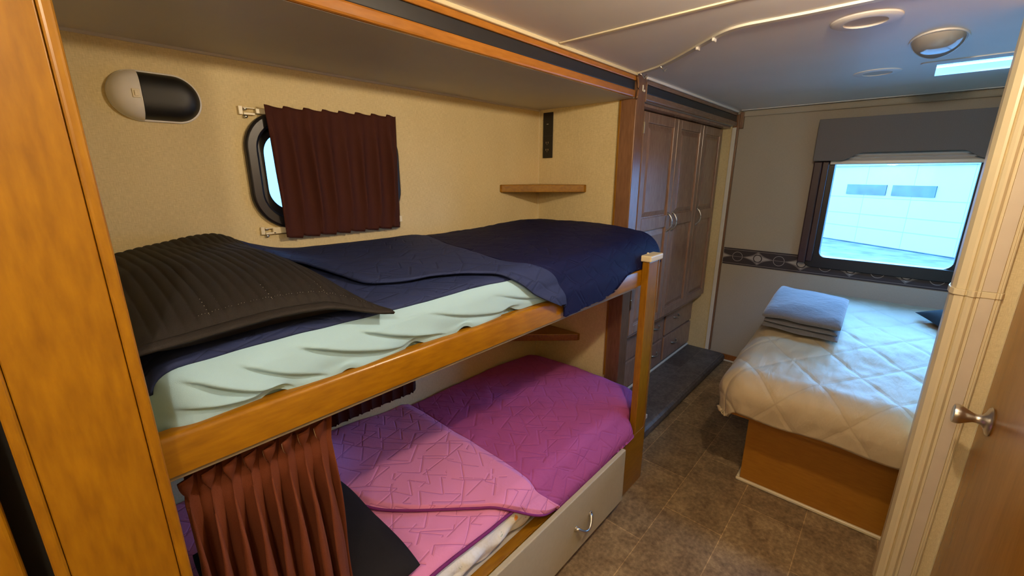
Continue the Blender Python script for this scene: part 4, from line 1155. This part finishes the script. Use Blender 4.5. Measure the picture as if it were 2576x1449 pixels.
# ================================================================== CEILING FITTINGS
bm = bmesh.new()
tp = [(1.985, 1.03), (1.955, 0.955), (1.90, 0.855), (1.80, 0.735), (1.70, 0.625), (1.615, 0.525), (1.592, 0.465), (1.594, 0.40), (1.60, 0.28), (1.600, 0.10), (1.60, -0.08), (1.60, -0.30)]
cp = [crom(tp, i / 90) for i in range(91)]
rw = 0.011
L, R_ = [], []
for i, p in enumerate(cp):
    a = cp[max(0, i - 1)]; b = cp[min(90, i + 1)]; d = Vector((b[0] - a[0], b[1] - a[1], 0)).normalized(); nn = Vector((-d.y, d.x, 0))
    q = Vector((p[0], min(p[1], YS - 0.012), 0)); L.append(q + nn * rw); R_.append(q - nn * rw)
rows = [[bm.verts.new((l.x, l.y, CEIL)), bm.verts.new((l.x, l.y, CEIL - 0.007)), bm.verts.new((r.x, r.y, CEIL - 0.007)), bm.verts.new((r.x, r.y, CEIL))] for l, r in zip(L, R_)]
for A, B in zip(rows, rows[1:]):
    for k in range(3): bm.faces.new((A[k], A[k + 1], B[k + 1], B[k]))
bm.faces.new(rows[0]); bm.faces.new(rows[-1])
t = thing('ceiling_curtain_track', (1.75, 0.5, CEIL), 'cream curved curtain track running across the ceiling from the brown column', 'curtain track')
link_mesh('track', bm, M['white_trim'], t)
for (i, dx) in ((7, 0), (17, 0)):
    p = cp[i]; bm = bmesh.new()
    y0 = min(p[1], YS - 0.02)
    tube(bm, [(p[0] - 0.030, y0 + 0.004, CEIL - 0.014), (p[0] - 0.008, y0, CEIL - 0.024), (p[0] + 0.002, y0, CEIL - 0.030), (p[0] + 0.004, y0 - 0.012, CEIL - 0.014)], 0.0028, 6)
    link_mesh('glider', bm, M['nickel'], t, smooth=True)
for i in (31, 37):
    p = cp[i]; bm = bmesh.new(); box(bm, (p[0] - 0.013, p[1] - 0.004, CEIL - 0.016), (p[0] + 0.013, p[1] + 0.004, CEIL - 0.001))
    link_mesh('joint_clip', bm, M['whitepl'], t, bevel=0.002)
def puck(x, y, r, ri, lab, grp, h=0.012):
    t = thing('ceiling_puck', (x, y, CEIL), lab, 'ceiling fitting', grp)
    bm = bmesh.new(); lathe(bm, (x, y, CEIL), (0, 0, -1), [(0.0, r), (h * 0.5, r * 0.99), (h, r * 0.90), (h, r * 0.62), (h * 0.75, ri + 0.002), (h * 0.3, ri)], 48)
    link_mesh('ring', bm, M['ceil'], t, smooth=True, smooth_angle=0.6)
    bm = bmesh.new(); lathe(bm, (x, y, CEIL), (0, 0, -1), [(h * 0.3, ri), (h * 0.35, ri * 0.5), (h * 0.3, 0.0)], 32)
    link_mesh('centre', bm, M['shade'], t, smooth=True)
puck(1.790, 0.178, 0.088, 0.054, 'larger round white ceiling fitting with recessed centre, nearest the curtain track', 'round ceiling fittings', 0.008)
puck(2.700, 0.190, 0.088, 0.052, 'flatter round white ceiling fitting just left of the bright roof vent', 'round ceiling fittings', 0.005)
# dome lamp
t = thing('dome_lamp', (2.22, 0.005, CEIL), 'glossy smoke-grey dome lamp on the bedroom ceiling between the two round fittings and the vent', 'ceiling lamp')
bm = bmesh.new()
def dome(u, v):
    a = u * 2 * PI; r = sin(v * PI / 2)
    rx = 0.165 if cos(a) > 0 else 0.155
    ry = 0.072 * (1 - 0.18 * cos(a))
    return Vector((2.22 + rx * r * cos(a), 0.005 + ry * r * sin(a), CEIL - 0.048 * (1 - r ** 2.6) ** 0.6))
grid(bm, dome, 48, 20); bmesh.ops.remove_doubles(bm, verts=bm.verts, dist=1e-5)
link_mesh('lens', bm, M['lens'], t, smooth=True)
bm = bmesh.new(); prism(bm, [(2.22 + 0.168 * cos(a), 0.005 + 0.078 * sin(a)) for a in [k * PI / 24 for k in range(48)]], CEIL - 0.006, CEIL - 0.0005, 'xy')
link_mesh('base', bm, M['ceil'], t)
# roof vent
t = bpy.data.objects.new('window_4', None); COL.objects.link(t); t['_loc'] = [0, 0, 0]; t['kind'] = 'structure'
bm = bmesh.new(); ring_prism(bm, rrect(2.60, -0.67, 3.01, 0.045, 0.02, 3), rrect(2.657, -0.618, 2.953, -0.007, 0.004, 3), CEIL - 0.004, CEIL, 'xy')
link_mesh('window_frame', bm, M['ceil'], t)
link_mesh('pane', BX(((2.64, -0.64, CEIL + 0.031), (2.97, 0.01, CEIL + 0.034))), M['glass'], t)

# ================================================================== PARTITION CASING + DOOR
t = bpy.data.objects.new('trim_casing', None); COL.objects.link(t); t['_loc'] = [0, 0, 0]; t['kind'] = 'structure'
def casing_prof(c):
    # (x,y) outline; rounded bead, groove, second bead, flat, edge lines
    pts = []
    for i in range(9):
        a = i / 8 * PI / 2; pts.append((1.968 - 0.0 * c, -0.163)) if i == 0 else None
    pts = [(1.975, -0.166), (1.935, -0.160 + 0.000), (1.905, -0.162), (1.885, -0.170), (1.877, -0.184), (1.876, -0.190), (1.882, -0.1935), (1.874, -0.197), (1.869, -0.204), (1.869, -0.210),
           (1.874, -0.2155), (1.878, -0.2165), (1.876, -0.2185), (1.876, -0.2235), (1.881, -0.2250), (1.881, -0.2560), (1.886, -0.2575), (1.884, -0.2595), (1.884, -0.2630), (1.887, -0.2645), (1.885, -0.2665), (1.886, -0.2690), (1.8995, -0.2705), (1.975, -0.2705)]
    if c:
        pts = [(x - c if x < 1.93 else x, y + (c if y > -0.18 else (-c if y < -0.27 else 0))) for x, y in pts]
    return pts
bm = bmesh.new(); prism(bm, casing_prof(0), 0.0, 1.138, 'xy'); prism(bm, casing_prof(0), 1.158, CEIL, 'xy')
bm2 = bmesh.new(); 
link_mesh('casing_profile', bm, M['casing'], t)
bm = bmesh.new(); prism(bm, casing_prof(0.004), 1.1385, 1.1575, 'xy')
link_mesh('collar', bm, M['casing'], t, bevel=0.002)
link_mesh('flat_strip', BX(((1.8795, -0.2555, 0.0), (1.8812, -0.2255, 1.137)), ((1.8795, -0.2555, 1.159), (1.8812, -0.2255, CEIL))), M['casing2'], t)
dt = bpy.data.objects.new('door_1', None); COL.objects.link(dt); dt['_loc'] = [0, 0, 0]; dt['kind'] = 'structure'
link_mesh('door_slab', BX(((0.935, YR - 0.030, 0.012), (1.893, YR + 0.002, 1.895))), M['doorwood'], dt, bevel=0.002)
link_mesh('edge_strip', BX(((1.8935, YR - 0.030, 0.012), (1.8975, YR + 0.003, 1.895))), M['cream'], dt)
bm = bmesh.new()
KX, KZ = 1.755, 0.800
lathe(bm, (KX, YR + 0.002, KZ), (0, 1, 0), [(0, 0.0), (0, 0.041), (0.003, 0.043), (0.007, 0.040), (0.011, 0.028), (0.018, 0.0165), (0.028, 0.013), (0.036, 0.0135), (0.050, 0.021), (0.062, 0.028), (0.071, 0.030), (0.078, 0.0285), (0.0800, 0.024), (0.0785, 0.0)], 40)
link_mesh('door_knob', bm, M['nickel'], dt, smooth=True, smooth_angle=0.9)

# ================================================================== LIGHT
def area(name, loc, rot, size, power, color, size_y=None, portal=False, spread=None):
    l = bpy.data.lights.new(name, 'AREA'); l.energy = power; l.color = color; l.size = size
    if size_y: l.shape = 'RECTANGLE'; l.size_y = size_y
    else: l.shape = 'DISK'
    o = bpy.data.objects.new(name, l); COL.objects.link(o); o.location = loc; o.rotation_euler = rot
    if portal: l.cycles.is_portal = True
    return o
WARM = (1.0, 0.82, 0.58)
def bulb(name, loc, power, r=0.055):
    l = bpy.data.lights.new(name, 'POINT'); l.energy = power; l.color = WARM; l.shadow_soft_size = r
    o = bpy.data.objects.new(name, l); COL.objects.link(o); o.location = loc
bulb('aisle_lamp', (1.02, 0.06, 1.910), 29, 0.025)
bulb('entry_lamp', (-0.25, 0.02, 1.912), 16, 0.025)
bulb('ceiling_fill', (-1.05, 0.20, 1.75), 10, 0.12)  # unseen fill behind the camera, added to brighten the ceiling
# portals guide daylight through the real openings
area('portal_far', (XW + 0.06, -0.36, 1.27), (0, PI / 2, 0), 0.70, 1, (1, 1, 1), 1.5, True)
area('portal_upper', (0.765, YB + 0.06, 1.51), (-PI / 2, 0, 0), 0.54, 1, (1, 1, 1), 0.38, True)
area('portal_lower', (0.765, YB + 0.06, 0.695), (-PI / 2, 0, 0), 0.54, 1, (1, 1, 1), 0.38, True)
area('portal_vent', (2.805, -0.31, CEIL + 0.05), (0, 0, 0), 0.32, 1, (1, 1, 1), 0.65, True)

w = bpy.data.worlds.new('World'); scene.world = w; w.use_nodes = True
bg = w.node_tree.nodes['Background']
bg.inputs[0].default_value = (0.17, 0.47, 1.0, 1); bg.inputs[1].default_value = 30.0

# ================================================================== CAMERA
cam = bpy.data.cameras.new('Camera'); co = bpy.data.objects.new('Camera', cam); COL.objects.link(co)
cam.sensor_width = 36; cam.sensor_fit = 'HORIZONTAL'; cam.lens = 36 * 1066.2 / 2576
cam.clip_start = 0.02; cam.clip_end = 200
yaw, pit = 0.8350, 0.2608
cy, sy, cp_, sp_ = cos(yaw), sin(yaw), cos(pit), sin(pit)
F = Vector((sy * cp_, cy * cp_, -sp_)); Rt = Vector((cy, -sy, 0)); U = Rt.cross(F)
co.matrix_world = Matrix(((Rt.x, U.x, -F.x, 0), (Rt.y, U.y, -F.y, 0), (Rt.z, U.z, -F.z, 1.5), (0, 0, 0, 1)))
scene.camera = co
for o in bpy.data.objects:
    if '_loc' in o.keys(): del o['_loc']

scene.view_settings.view_transform = 'Standard'; scene.view_settings.look = 'None'
scene.view_settings.gamma = 1; scene.view_settings.use_curve_mapping = False
scene.view_settings.exposure = 0.08
scene.render.engine = 'CYCLES'
scene.cycles.use_denoising = True
scene.cycles.max_bounces = 8; scene.cycles.diffuse_bounces = 5; scene.cycles.transparent_max_bounces = 12
scene.cycles.caustics_reflective = False; scene.cycles.caustics_refractive = False
scene.cycles.sample_clamp_indirect = 6
